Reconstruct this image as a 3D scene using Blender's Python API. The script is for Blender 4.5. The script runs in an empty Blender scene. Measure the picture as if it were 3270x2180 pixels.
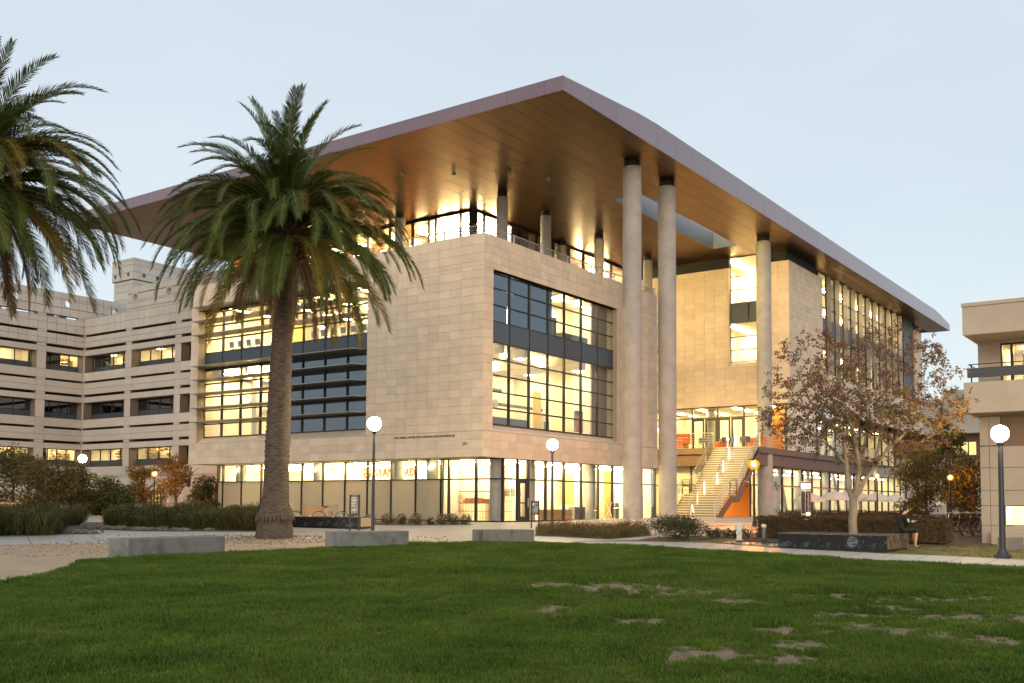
import bpy, bmesh, math, random
from mathutils import Vector, Matrix, noise
R = random.Random(7)
S = bpy.context.scene
COL = S.collection
rad = math.radians

# ------------------------------------------------------------------ camera
cam_d = bpy.data.cameras.new('camera'); cam = bpy.data.objects.new('camera', cam_d); COL.objects.link(cam)
CAM = Vector((-38.115, -28.802, 0.87))
yaw, pitch, roll = 0.618138, 0.0592739, 0.0060813
fw = Vector((math.cos(yaw)*math.cos(pitch), math.sin(yaw)*math.cos(pitch), math.sin(pitch)))
rt = Vector((math.sin(yaw), -math.cos(yaw), 0)); up = rt.cross(fw)
rt, up = math.cos(roll)*rt + math.sin(roll)*up, -math.sin(roll)*rt + math.cos(roll)*up
M = Matrix.Identity(4)
for i in range(3): M[i][0], M[i][1], M[i][2], M[i][3] = rt[i], up[i], -fw[i], CAM[i]
cam.matrix_world = M
cam_d.sensor_width = 36; cam_d.lens = 35.7176; cam_d.shift_y = 0.1003
cam_d.clip_start = .1; cam_d.clip_end = 3000
S.camera = cam

# ------------------------------------------------------------------ dusk sky, sun, exposure
W = bpy.data.worlds.new('World'); S.world = W; W.use_nodes = True
nt = W.node_tree; nt.nodes.clear()
N = lambda t: nt.nodes.new(t)
sky = N('ShaderNodeTexSky'); sky.sky_type = 'NISHITA'; sky.sun_disc = False
SUN_EL, SUN_AZ = rad(9), rad(238)                    # afterglow low behind the camera
sky.sun_elevation = SUN_EL; sky.sun_rotation = SUN_AZ; sky.air_density = 1.0; sky.dust_density = 2.0
bg1 = N('ShaderNodeBackground'); bg1.inputs[1].default_value = .05
tc = N('ShaderNodeTexCoord'); mp = N('ShaderNodeMapping'); mp.inputs['Scale'].default_value = (1, 1, 3.2)
nz = N('ShaderNodeTexNoise'); nz.inputs['Scale'].default_value = 1.7; nz.inputs['Detail'].default_value = 5
cr = N('ShaderNodeValToRGB')                        # thin even cloud veil
cr.color_ramp.elements[0].position = .35; cr.color_ramp.elements[0].color = (.515, .560, .606, 1)
cr.color_ramp.elements[1].position = .70; cr.color_ramp.elements[1].color = (.578, .618, .656, 1)
bg2 = N('ShaderNodeBackground'); bg2.inputs[1].default_value = 1.0
ad = N('ShaderNodeAddShader'); wo = N('ShaderNodeOutputWorld')
L = nt.links.new
L(sky.outputs[0], bg1.inputs[0]); L(tc.outputs['Generated'], mp.inputs[0]); L(mp.outputs[0], nz.inputs['Vector'])
L(nz.outputs['Fac'], cr.inputs[0]); L(cr.outputs[0], bg2.inputs[0])
L(bg1.outputs[0], ad.inputs[0]); L(bg2.outputs[0], ad.inputs[1]); L(ad.outputs[0], wo.inputs[0])
sd = bpy.data.lights.new('sun', 'SUN'); sd.energy = 1.4; sd.angle = rad(45); sd.color = (1, .84, .68)
sun = bpy.data.objects.new('sun', sd); COL.objects.link(sun)
sdir = Vector((math.sin(SUN_AZ)*math.cos(SUN_EL), math.cos(SUN_AZ)*math.cos(SUN_EL), math.sin(SUN_EL)))
sun.rotation_euler = (-sdir).to_track_quat('-Z', 'Y').to_euler()
S.view_settings.view_transform = 'Standard'; S.view_settings.look = 'None'
S.view_settings.exposure = .16; S.view_settings.gamma = 1; S.view_settings.use_curve_mapping = False
S.render.engine = 'CYCLES'
S.cycles.use_denoising = True
try: S.cycles.denoiser = 'OPENIMAGEDENOISE'
except Exception: pass
S.cycles.max_bounces = 7; S.cycles.diffuse_bounces = 3; S.cycles.glossy_bounces = 3; S.cycles.transparent_max_bounces = 24
S.cycles.transmission_bounces = 3; S.cycles.sample_clamp_indirect = 6; S.cycles.caustics_reflective = False; S.cycles.caustics_refractive = False
S.cycles.use_light_tree = True

# ------------------------------------------------------------------ helpers
def tag(o, label=None, cat=None, group=None, kind=None):
    if label: o['label'] = label
    if cat: o['category'] = cat
    if group: o['group'] = group
    if kind: o['kind'] = kind
    return o
def empty(name, loc=(0, 0, 0), rz=0, label=None, cat=None, group=None):
    o = bpy.data.objects.new(name, None); COL.objects.link(o); o.location = loc; o.rotation_euler = (0, 0, rz)
    return tag(o, label, cat, group)
def place(name, me, parent=None, loc=None, rot=None):
    o = bpy.data.objects.new(name, me); COL.objects.link(o)
    if parent: o.parent = parent
    if loc is not None: o.location = loc
    if rot is not None: o.rotation_euler = rot
    return o
def copy_tree(o, parent=None):
    c = o.copy(); COL.objects.link(c)
    if parent: c.parent = parent
    for ch in list(o.children): copy_tree(ch, c)
    return c
class MB:
    """collects simple shapes and links them as one mesh"""
    def __init__(s): s.v = []; s.f = []; s.mi = []; s.sm = []; s.m = 0; s.att = None
    def poly(s, pts, smooth=False):
        n = len(s.v); s.v += [tuple(p) for p in pts]; s.f.append(tuple(range(n, n+len(pts)))); s.mi.append(s.m); s.sm.append(smooth); return s
    def faces(s, vs, fs, smooth=False):
        n = len(s.v); s.v += [tuple(p) for p in vs]
        for f in fs: s.f.append(tuple(n+i for i in f)); s.mi.append(s.m); s.sm.append(smooth)
        return s
    def box(s, x0, x1, y0, y1, z0, z1):
        if x0 > x1: x0, x1 = x1, x0
        if y0 > y1: y0, y1 = y1, y0
        if z0 > z1: z0, z1 = z1, z0
        v = [(x0,y0,z0),(x1,y0,z0),(x1,y1,z0),(x0,y1,z0),(x0,y0,z1),(x1,y0,z1),(x1,y1,z1),(x0,y1,z1)]
        return s.faces(v, [(0,3,2,1),(4,5,6,7),(0,1,5,4),(1,2,6,5),(2,3,7,6),(3,0,4,7)])
    def obox(s, c, sx, sy, sz, rz=0, rx=0, ry=0):
        m = Matrix.Translation(c) @ Matrix.Rotation(rz,4,'Z') @ Matrix.Rotation(ry,4,'Y') @ Matrix.Rotation(rx,4,'X')
        v = [m @ Vector((a*sx/2, b*sy/2, d*sz/2)) for d in (-1,1) for a,b in ((-1,-1),(1,-1),(1,1),(-1,1))]
        return s.faces(v, [(0,3,2,1),(4,5,6,7),(0,1,5,4),(1,2,6,5),(2,3,7,6),(3,0,4,7)])
    def lathe(s, prof, c=(0,0,0), n=16, smooth=True, cap=True, jit=None):
        vs = []; fs = []
        for k, (r, z) in enumerate(prof):
            for i in range(n):
                a = 2*math.pi*i/n; q = r*(jit(a, z) if jit else 1)
                vs.append((c[0]+q*math.cos(a), c[1]+q*math.sin(a), c[2]+z))
        for k in range(len(prof)-1):
            for i in range(n): fs.append((k*n+i, k*n+(i+1)%n, (k+1)*n+(i+1)%n, (k+1)*n+i))
        s.faces(vs, fs, smooth)
        if cap:
            s.faces(vs[:n], [tuple(reversed(range(n)))]); s.faces(vs[-n:], [tuple(range(n))])
        return s
    def tube(s, pts, r, n=6, smooth=True, cap=True):
        pts = [Vector(p) for p in pts]; rs = r if isinstance(r, (list, tuple)) else [r]*len(pts)
        vs = []; fs = []; prev = None
        for k, p in enumerate(pts):
            d = (pts[min(k+1, len(pts)-1)] - pts[max(k-1, 0)])
            d = d.normalized() if d.length > 1e-9 else Vector((0,0,1))
            if prev is None:
                a = d.cross(Vector((0,0,1)));
                if a.length < 1e-3: a = Vector((1,0,0))
                a.normalize()
            else:
                a = prev - d*prev.dot(d)
                if a.length < 1e-6: a = d.orthogonal()
                a.normalize()
            prev = a; b = d.cross(a)
            for i in range(n):
                t = 2*math.pi*i/n; vs.append(p + (a*math.cos(t) + b*math.sin(t))*rs[k])
        for k in range(len(pts)-1):
            for i in range(n): fs.append((k*n+i, k*n+(i+1)%n, (k+1)*n+(i+1)%n, (k+1)*n+i))
        s.faces(vs, fs, smooth)
        if cap and n > 2:
            s.faces(vs[:n], [tuple(reversed(range(n)))]); s.faces(vs[-n:], [tuple(range(n))])
        return s
    def sphere(s, c, r, n=14, m=9, sz=1.0):
        prof = [(max(1e-4, r*math.sin(math.pi*k/m)), -r*sz*math.cos(math.pi*k/m)) for k in range(m+1)]
        return s.lathe(prof, c, n, True, False)
    def mesh(s, name, mats):
        me = bpy.data.meshes.new(name); me.from_pydata(s.v, [], s.f)
        for m in (mats if isinstance(mats, (list, tuple)) else [mats]): me.materials.append(m)
        me.polygons.foreach_set('material_index', s.mi); me.polygons.foreach_set('use_smooth', s.sm)
        if s.att:
            a = me.attributes.new('tint', 'FLOAT', 'FACE'); a.data.foreach_set('value', s.att)
        me.update(); return me
    def build(s, name, mats, parent=None, loc=None, rot=None): return place(name, s.mesh(name, mats), parent, loc, rot)
def bevel(o, w=.01, seg=1):
    m = o.modifiers.new('bevel', 'BEVEL'); m.width = w; m.segments = seg; m.limit_method = 'ANGLE'; return o

# ------------------------------------------------------------------ materials
MATS = {}
def mat(name, c, rough=.6, metal=0, var=0, scale=3, bump=0, bscale=None, spec=.5, emit=None, es=0, tint=0, stretch=None, c2=None, thr=None, world=True):
    m = bpy.data.materials.new(name); m.use_nodes = True; t = m.node_tree; n = t.nodes; P = n['Principled BSDF']
    P.inputs['Base Color'].default_value = (*c, 1); P.inputs['Roughness'].default_value = rough; P.inputs['Metallic'].default_value = metal
    P.inputs['Specular IOR Level'].default_value = spec
    if emit: P.inputs['Emission Color'].default_value = (*emit, 1); P.inputs['Emission Strength'].default_value = es
    vec = None
    if var or bump or c2:
        g = n.new('ShaderNodeNewGeometry') if world else n.new('ShaderNodeTexCoord'); src = g.outputs['Position'] if world else g.outputs['Object']
        mp = n.new('ShaderNodeMapping'); t.links.new(src, mp.inputs[0]); vec = mp.outputs[0]
        if stretch: mp.inputs['Scale'].default_value = stretch
    colout = None
    if var or c2:
        z = n.new('ShaderNodeTexNoise'); z.inputs['Scale'].default_value = scale; z.inputs['Detail'].default_value = 6; z.inputs['Roughness'].default_value = .62
        t.links.new(vec, z.inputs['Vector'])
        r = n.new('ShaderNodeValToRGB'); a, b = r.color_ramp.elements
        lo, hi = thr or (.3, .7); a.position = lo; b.position = hi
        k = c2 or tuple(min(1, v*(1+var)) for v in c); q = c if c2 else tuple(v*(1-var) for v in c)
        a.color = (*q, 1); b.color = (*k, 1); t.links.new(z.outputs['Fac'], r.inputs[0]); colout = r.outputs[0]
    if tint:
        a1 = n.new('ShaderNodeAttribute'); a1.attribute_name = 'tint'
        a2 = n.new('ShaderNodeAttribute'); a2.attribute_name = 'tint'; a2.attribute_type = 'OBJECT'
        s = n.new('ShaderNodeMath'); s.operation = 'ADD'; t.links.new(a1.outputs['Fac'], s.inputs[0]); t.links.new(a2.outputs['Fac'], s.inputs[1])
        rr = n.new('ShaderNodeValToRGB'); e = rr.color_ramp.elements
        e[0].color = (1-tint, 1-tint*.95, 1-tint*.85, 1); e[1].color = (1+tint*.8, 1+tint*.7, 1+tint*.62, 1)
        em = e.new(.5); em.color = (1, .985, .95, 1)
        t.links.new(s.outputs[0], rr.inputs[0])
        mx = n.new('ShaderNodeMix'); mx.data_type = 'RGBA'; mx.blend_type = 'MULTIPLY'; mx.inputs[0].default_value = 1; mx.clamp_result = False
        if colout: t.links.new(colout, mx.inputs[6])
        else: mx.inputs[6].default_value = (*c, 1)
        t.links.new(rr.outputs[0], mx.inputs[7]); colout = mx.outputs[2]
    if colout: t.links.new(colout, P.inputs['Base Color'])
    if bump:
        z2 = n.new('ShaderNodeTexNoise'); z2.inputs['Scale'].default_value = bscale or scale*6; z2.inputs['Detail'].default_value = 5
        t.links.new(vec, z2.inputs['Vector'])
        b = n.new('ShaderNodeBump'); b.inputs['Strength'].default_value = bump; b.inputs['Distance'].default_value = .02
        t.links.new(z2.outputs['Fac'], b.inputs['Height']); t.links.new(b.outputs[0], P.inputs['Normal'])
    MATS[name] = m; return m
def emitter(name, c, s):
    m = bpy.data.materials.new(name); m.use_nodes = True; t = m.node_tree; t.nodes.clear()
    e = t.nodes.new('ShaderNodeEmission'); e.inputs[0].default_value = (*c, 1); e.inputs[1].default_value = s
    o = t.nodes.new('ShaderNodeOutputMaterial'); t.links.new(e.outputs[0], o.inputs[0]); MATS[name] = m; return m
def glass(name, base, tintc=(.93, .95, .93), ior=1.55, rough=0.0):
    m = bpy.data.materials.new(name); m.use_nodes = True; t = m.node_tree; t.nodes.clear(); n = t.nodes
    tr = n.new('ShaderNodeBsdfTransparent'); tr.inputs[0].default_value = (*tintc, 1)
    gl = n.new('ShaderNodeBsdfGlossy'); gl.inputs['Roughness'].default_value = rough; gl.inputs[0].default_value = (.9, .95, 1, 1)
    lw = n.new('ShaderNodeLayerWeight'); lw.inputs[0].default_value = .5                 # same from both sides of the sheet
    pw = n.new('ShaderNodeMath'); pw.operation = 'POWER'; pw.inputs[1].default_value = 4.5; t.links.new(lw.outputs['Facing'], pw.inputs[0])
    fr = n.new('ShaderNodeMath'); fr.operation = 'MULTIPLY'; fr.inputs[1].default_value = .55; t.links.new(pw.outputs[0], fr.inputs[0])
    ma = n.new('ShaderNodeMath'); ma.operation = 'ADD'; ma.inputs[1].default_value = base; ma.use_clamp = True
    mx = n.new('ShaderNodeMixShader'); o = n.new('ShaderNodeOutputMaterial')
    t.links.new(fr.outputs[0], ma.inputs[0]); t.links.new(ma.outputs[0], mx.inputs[0]); t.links.new(tr.outputs[0], mx.inputs[1]); t.links.new(gl.outputs[0], mx.inputs[2]); t.links.new(mx.outputs[0], o.inputs[0])
    MATS[name] = m; return m
def leafmat(name, c, var=.35, trans=.35, rough=.55, c2=None, spec=.3, nscale=2.3):
    m = bpy.data.materials.new(name); m.use_nodes = True; t = m.node_tree; t.nodes.clear(); n = t.nodes
    g = n.new('ShaderNodeNewGeometry'); z = n.new('ShaderNodeTexNoise'); z.inputs['Scale'].default_value = nscale; z.inputs['Detail'].default_value = 9; z.inputs['Roughness'].default_value = .75
    t.links.new(g.outputs['Position'], z.inputs['Vector'])
    r = n.new('ShaderNodeValToRGB'); a, b = r.color_ramp.elements; a.position = .34; b.position = .66
    a.color = (*[v*(1-var) for v in c], 1); b.color = (*(c2 or [min(1, v*(1+var)) for v in c]), 1)
    t.links.new(z.outputs['Fac'], r.inputs[0])
    p = n.new('ShaderNodeBsdfPrincipled'); p.inputs['Roughness'].default_value = rough; p.inputs['Specular IOR Level'].default_value = spec
    tl = n.new('ShaderNodeBsdfTranslucent'); mx = n.new('ShaderNodeMixShader'); mx.inputs[0].default_value = trans; o = n.new('ShaderNodeOutputMaterial')
    t.links.new(r.outputs[0], p.inputs['Base Color']); t.links.new(r.outputs[0], tl.inputs[0]); t.links.new(p.outputs[0], mx.inputs[1]); t.links.new(tl.outputs[0], mx.inputs[2]); t.links.new(mx.outputs[0], o.inputs[0])
    MATS[name] = m; return m

STONE = mat('limestone', (.64, .53, .41), .75, var=.09, scale=1.3, bump=.06, bscale=30, tint=.08)
MORTAR = mat('stone_joint', (.40, .32, .24), .9)
CONC_L = mat('pale_precast', (.45, .435, .405), .8, var=.08, scale=.6, tint=.05)
CONC_LD = mat('precast_joint', (.16, .14, .12), .9)
TAN = mat('tan_stucco', (.39, .33, .28), .85, var=.09, scale=.8)
COLC = mat('column_concrete', (.36, .34, .315), .7, var=.16, scale=1.2, bump=.05)
CONC = mat('weathered_concrete', (.185, .195, .185), .85, c2=(.085, .09, .08), scale=2.6, thr=(.46, .74), bump=.3, bscale=22)
CONCR = mat('stained_concrete', (.175, .17, .155), .85, c2=(.115, .075, .065), scale=4, thr=(.52, .66), stretch=(1, 1, .35), bump=.15, bscale=26)
SOFF = mat('bronze_soffit', (.16, .074, .019), .32, 1.0, var=.08, scale=.7, tint=.1)
SOFFJ = mat('soffit_joint', (.03, .018, .01), .7)
FASC = mat('mauve_metal', (.155, .085, .105), .42, .25, var=.06, scale=.6, tint=.07)
for k_, v_ in (('Coat Weight', 1), ('Coat Roughness', .22), ('Coat IOR', 1.75)): FASC.node_tree.nodes['Principled BSDF'].inputs[k_].default_value = v_
BLACK = mat('black_metal', (.010, .010, .011), .5)
DARKF = mat('dark_window_frame', (.035, .035, .035), .4, .4)
SPAND = mat('grey_spandrel', (.075, .09, .11), .38, .3, var=.06, scale=1)
BRONZE = mat('brown_beam', (.16, .10, .075), .5, .3, var=.08, scale=1)
STEEL = mat('brushed_steel', (.55, .52, .47), .35, .9)
POSTG = mat('slate_post_paint', (.028, .033, .043), .45)
POSTB = mat('black_post_paint', (.012, .012, .013), .4, .2)
LOUV = mat('louver_metal', (.33, .30, .27), .4, .6)
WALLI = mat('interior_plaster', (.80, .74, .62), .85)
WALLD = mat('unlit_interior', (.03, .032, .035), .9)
FLOORI = mat('interior_floor', (.42, .36, .28), .6)
ORANGE = mat('orange_panel', (.72, .22, .02), .6)
WOODI = mat('wood_shelf', (.50, .28, .10), .6)
GL = glass('window_glass', .07)
GLC = glass('clear_glass', .03)
GLB = glass('sky_tint_glass', .15, (.50, .60, .68))  # blue tint puts the sky's reflection into the unlit panes
CEIL_L = emitter('ceiling_lamp', (1, .76, .38), 85)
CEIL_A = emitter('atrium_lamp', (1, .68, .22), 420)
CEIL_S = emitter('ceiling_lamp_soft', (1, .76, .38), 50)
CEIL_H = emitter('ceiling_lamp_bright', (1, .77, .40), 150)
GLOBE = emitter('white_globe_glow', (1, .78, .42), 240)
SODIUM = emitter('sodium_bulb', (1, .36, .03), 6500)
HALO = emitter('blue_lamp_glow', (.75, .9, 1), 8)
def shell():
    m = bpy.data.materials.new('amber_lantern_shell'); m.use_nodes = True; t = m.node_tree; t.nodes.clear(); n = t.nodes
    e = n.new('ShaderNodeEmission'); e.inputs[0].default_value = (1, .34, .025, 1); e.inputs[1].default_value = 2.2
    tr = n.new('ShaderNodeBsdfTransparent'); tr.inputs[0].default_value = (1, .8, .5, 1); mx = n.new('ShaderNodeMixShader'); mx.inputs[0].default_value = .55; o = n.new('ShaderNodeOutputMaterial')
    t.links.new(e.outputs[0], mx.inputs[1]); t.links.new(tr.outputs[0], mx.inputs[2]); t.links.new(mx.outputs[0], o.inputs[0]); return m
SHELL = shell()
def frosted():
    m = bpy.data.materials.new('frosted_glass'); m.use_nodes = True; t = m.node_tree; t.nodes.clear(); n = t.nodes
    d = n.new('ShaderNodeBsdfPrincipled'); d.inputs['Base Color'].default_value = (.38, .36, .32, 1); d.inputs['Roughness'].default_value = .35
    tl = n.new('ShaderNodeBsdfTranslucent'); tl.inputs[0].default_value = (.62, .60, .55, 1)
    mx = n.new('ShaderNodeMixShader'); mx.inputs[0].default_value = .5; o = n.new('ShaderNodeOutputMaterial')
    t.links.new(d.outputs[0], mx.inputs[1]); t.links.new(tl.outputs[0], mx.inputs[2]); t.links.new(mx.outputs[0], o.inputs[0]); return m
FROST = frosted()

# ------------------------------------------------------------------ terrain
WH = Vector((.81496, .57952)); RH = Vector((.57952, -.81496))
def sd_of(x, y): return (x-CAM.x)*WH.x + (y-CAM.y)*WH.y
def gz(x, y):
    t = min(max((sd_of(x, y)-27)/20, 0), 1); return -.55 + .55*t*t*(3-2*t)
def at(s, r):                                        # metres ahead of / to the right of the tripod -> world x, y
    return (CAM.x + WH.x*s + RH.x*r, CAM.y + WH.y*s + RH.y*r)
def sheet(name, poly, dz, m, kind='structure', step=1.0, jag=0):
    bm = bmesh.new(); vs = [bm.verts.new((x, y, 0)) for x, y in poly]; bm.faces.new(vs)
    s0 = min(sd_of(x, y) for x, y in poly); s1 = max(sd_of(x, y) for x, y in poly)
    k = max(s0, 26.0)
    while k < min(s1, 48.0):
        geom = bm.verts[:] + bm.edges[:] + bm.faces[:]
        bmesh.ops.bisect_plane(bm, geom=geom, plane_co=(CAM.x+WH.x*k, CAM.y+WH.y*k, 0), plane_no=(WH.x, WH.y, 0)); k += step
    bmesh.ops.triangulate(bm, faces=bm.faces[:])
    for v in bm.verts: v.co.z = gz(v.co.x, v.co.y) + dz
    bmesh.ops.recalc_face_normals(bm, faces=bm.faces[:])
    if bm.faces and sum(f.normal.z for f in bm.faces) < 0: bmesh.ops.reverse_faces(bm, faces=bm.faces[:])
    me = bpy.data.meshes.new(name); bm.to_mesh(me); bm.free(); me.materials.append(m)
    o = place(name, me); return tag(o, kind=kind)
# ------------------------------------------------------------------ wall helpers
def cut(u0, u1, z0, z1, holes):
    """the rectangles of a wall that are left round its openings"""
    zs = sorted({z0, z1} | {min(max(h[k], z0), z1) for h in holes for k in (2, 3)}); out = []
    for a, b in zip(zs, zs[1:]):
        if b-a < 1e-4: continue
        c = [u0]; hs = sorted((max(h[0], u0), min(h[1], u1)) for h in holes if h[2] < b-1e-5 and h[3] > a+1e-5 and h[0] < u1-1e-5 and h[1] > u0+1e-5)
        p = u0
        for s, e in hs:
            if s > p+1e-4: out.append((p, s, a, b))
            p = max(p, e)
        if p < u1-1e-4: out.append((p, u1, a, b))
    return out
def slab(mb, ax, c, u0, u1, z0, z1, d0, d1):
    if ax == 'x': mb.box(c+d0, c+d1, u0, u1, z0, z1)
    else: mb.box(u0, u1, c+d0, c+d1, z0, z1)
def wall(name, parent, ax, c, u0, u1, z0, z1, holes, thick, m, d0=0.0):
    mb = MB()
    for r in cut(u0, u1, z0, z1, holes): slab(mb, ax, c, *r, d0, d0+thick)
    return mb.build(name, m, parent)
_pc = {}
def piece(name, ax, w, h, th, m):
    k = (name, ax, round(w, 3), round(h, 3), m.name)
    if k not in _pc:
        mb = MB(); e = min(.005, th*.3)
        # a thin slab with a narrow chamfer round its face
        f = [(-w/2+e, -h/2+e), (w/2-e, -h/2+e), (w/2-e, h/2-e), (-w/2+e, h/2-e)]; b = [(-w/2, -h/2), (w/2, -h/2), (w/2, h/2), (-w/2, h/2)]
        P = (lambda u, z, d: (d, -u, z)) if ax == 'x' else (lambda u, z, d: (u, d, z))
        vs = [P(u, z, -th) for u, z in f] + [P(u, z, -th+e) for u, z in b] + [P(u, z, 0) for u, z in b]
        fs = [(0,1,2,3)] + [(4+i, 4+(i+1)%4, (i+1)%4, i) for i in range(4)] + [(8+i, 8+(i+1)%4, 4+(i+1)%4, 4+i) for i in range(4)]
        mb.faces(vs, fs); _pc[k] = mb.mesh(name, m)
    return _pc[k]
STATE = {}
def clad(parent, ax, c, us, zs, holes, gap, th, m, name, keep, order=None):
    """rows of thin slabs standing proud of the wall behind; the first `keep` are objects, the rest one joined mesh"""
    cells = [(us[i], us[i+1], zs[j], zs[j+1]) for i in range(len(us)-1) for j in range(len(zs)-1)]
    if order: cells.sort(key=order)
    rest = MB(); rest.att = []; cnt = STATE.get(name, 0)
    for a, b, p, q in cells:
        for r in cut(a, b, p, q, holes):
            w, h = r[1]-r[0]-gap, r[3]-r[2]-gap
            if w < .04 or h < .04: continue
            u, z = (r[0]+r[1])/2, (r[2]+r[3])/2; t = R.random()
            if R.random() < .12: t = R.choice((.02, .12, .95))
            if cnt < keep:
                o = place(name, piece(name, ax, w, h, th, m), parent, (c, u, z) if ax == 'x' else (u, c, z)); o['tint'] = t; cnt += 1
            else:
                me = piece(name, ax, w, h, th, m); n = len(rest.v); off = (c, u, z) if ax == 'x' else (u, c, z)
                rest.v += [(v.co.x+off[0], v.co.y+off[1], v.co.z+off[2]) for v in me.vertices]
                for f in me.polygons: rest.f.append(tuple(n+i for i in f.vertices)); rest.mi.append(0); rest.sm.append(False); rest.att.append(t)
    STATE[name] = cnt
    if rest.f: tag(rest.build(name+'s', m, parent), kind='stuff')
def arange(a, b, s):
    out = [a]
    while out[-1] + s < b - s*.25: out.append(out[-1]+s)
    return out + [b]
def glazing(name, parent, ax, c, us, zs, pm, fm=None, mw=.07, md=.14, panel=None, verts=True, skip=None):
    """frame mesh with one child per pane; `panel` = rows that are solid"""
    fm = fm or DARKF; mb = MB()
    for k, u in enumerate(us):
        if verts or k in (0, len(us)-1): slab(mb, ax, c, u-mw/2, u+mw/2, zs[0], zs[-1], -md/2, md/2)
    for z in zs: 
        for a, b in zip(us, us[1:]): slab(mb, ax, c, a+mw/2, b-mw/2, z-mw*.4, z+mw*.4, -md/2+.01, md/2-.01)
    fr = mb.build(name, fm, parent)
    for i in range(len(us)-1):
        for j in range(len(zs)-1):
            if skip and skip(i, j): continue
            a, b, p, q = us[i]+mw/2, us[i+1]-mw/2, zs[j]+mw*.4, zs[j+1]-mw*.4; t = MB()
            if panel and j in panel:
                slab(t, ax, c, a+.008, b-.008, p, q, -.05, .02); t.build('spandrel_panel', panel[j], fr)
            else:
                slab(t, ax, c, a, b, p, q, -.006, .006); t.build('pane', pm(i, j) if callable(pm) else pm, fr)
    return fr
def room(parent, x0, x1, y0, y1, z0, z1, opn, wm=None, fm=None, lights=None, lm=None, lsz=(1.2, .3), cm=None, drop=.06):
    """inside of a room: walls, floor, ceiling (children of one part) and its ceiling lamps"""
    wm = wm or WALLI; t = .1; mb = MB()
    if '-x' not in opn: mb.box(x0-t, x0, y0, y1, z0, z1)
    if '+x' not in opn: mb.box(x1, x1+t, y0, y1, z0, z1)
    if '-y' not in opn: mb.box(x0, x1, y0-t, y0, z0, z1)
    if '+y' not in opn: mb.box(x0, x1, y1, y1+t, z0, z1)
    r = mb.build('interior_wall', wm, parent)
    MB().box(x0, x1, y0, y1, z0-t, z0).build('interior_floor', fm or FLOORI, r)
    MB().box(x0, x1, y0, y1, z1, z1+t).build('ceiling', cm or wm, r)
    if lights:
        nx, ny = lights
        for i in range(nx):
            for j in range(ny):
                x, y = x0+(x1-x0)*(i+.5)/nx, y0+(y1-y0)*(j+.5)/ny
                MB().box(x-lsz[0]/2, x+lsz[0]/2, y-lsz[1]/2, y+lsz[1]/2, z1-drop-.05, z1-drop).build('ceiling_light', lm or CEIL_L, r)
    return r
def railing(parent, pts, h, n_rail, step, m, r=.022, base=0.0, post=.03, name='railing'):
    """top rail and thin rails along a path, posts as children"""
    mb = MB(); P = [Vector(p) for p in pts]
    for k in range(n_rail):
        z = base + h*(k+1)/n_rail; rr = r*1.5 if k == n_rail-1 else r*.62
        for a, b in zip(P, P[1:]): mb.tube([a+Vector((0,0,z)), b+Vector((0,0,z))], rr, 5)
    rl = mb.build(name, m, parent)
    for a, b in zip(P, P[1:]):
        n = max(1, round((b-a).length/step))
        for k in range(n+1):
            if k == 0 and a != P[0]: continue
            q = a.lerp(b, k/n); MB().box(q.x-post, q.x+post, q.y-post, q.y+post, q.z, q.z+h+base-.015).build('post', m, rl)
    return rl

# ------------------------------------------------------------------ the learning centre
B = empty('campus_building', (0, 0, 0), 0, 'large limestone building under a wide bronze roof on tall round columns, lit from inside', 'building')
zrow = [3.12 + .4075*k for k in range(27)]; zrow[-1] = 13.83
WA = (7.55, 21.27, 4.36, 12.28); WB = (.78, 12.8, 4.38, 12.2)
wa = wall('stone_wall', B, 'x', .022, 0.02, 21.96, 3.12, 13.83, [WA], .58, MORTAR)
ua = arange(0, 21.96, .686)
clad(wa, 'x', .022, ua, zrow, [WA], .008, .022, STONE, 'stone_tile', 262, order=lambda r: r[0])
wb = wall('stone_wall', B, 'y', .022, .602, 17.8, 3.12, 13.83, [WB], .4, MORTAR)
MB().box(.022, .6, .022, .045, 3.12, 13.83).build('wall_corner', MORTAR, wb)
ub = [0, .72] + [.72+.69*k for k in range(1, 25)] + [17.8]
clad(wb, 'y', .022, ub, zrow, [WB], .008, .022, STONE, 'stone_tile', 300, order=lambda r: r[0]-r[2]*.2)
# deep reveals of the two picture windows
mb = MB(); mb.box(.5, .62, 21.27, 21.5, 4.3, 12.3); mb.box(.03, .62, 7.3, 7.55, 4.36, 12.28)
mb.faces([(.03,7.55,4.36),(.03,21.27,4.36),(.56,21.5,4.74),(.56,7.55,4.74)], [(0,3,2,1)])
mb.faces([(.03,21.27,4.36),(.03,21.27,12.28),(.56,21.5,12.28),(.56,21.5,4.74)], [(0,1,2,3)]); mb.box(.03, .62, 7.55, 21.27, 12.28, 12.4)
mb.build('window_reveal', STONE, wa)
mb = MB(); mb.faces([(.78,.03,4.38),(12.8,.03,4.38),(12.95,.36,4.72),(.78,.36,4.72)], [(0,1,2,3)])
mb.faces([(12.8,.03,4.38),(12.8,.03,12.2),(12.95,.36,12.2),(12.95,.36,4.72)], [(0,1,2,3)]); mb.box(.7, .78, .03, .42, 4.38, 12.2); mb.box(.78, 12.95, .03, .42, 12.2, 12.3)
mb.build('window_reveal', STONE, wb)
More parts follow.
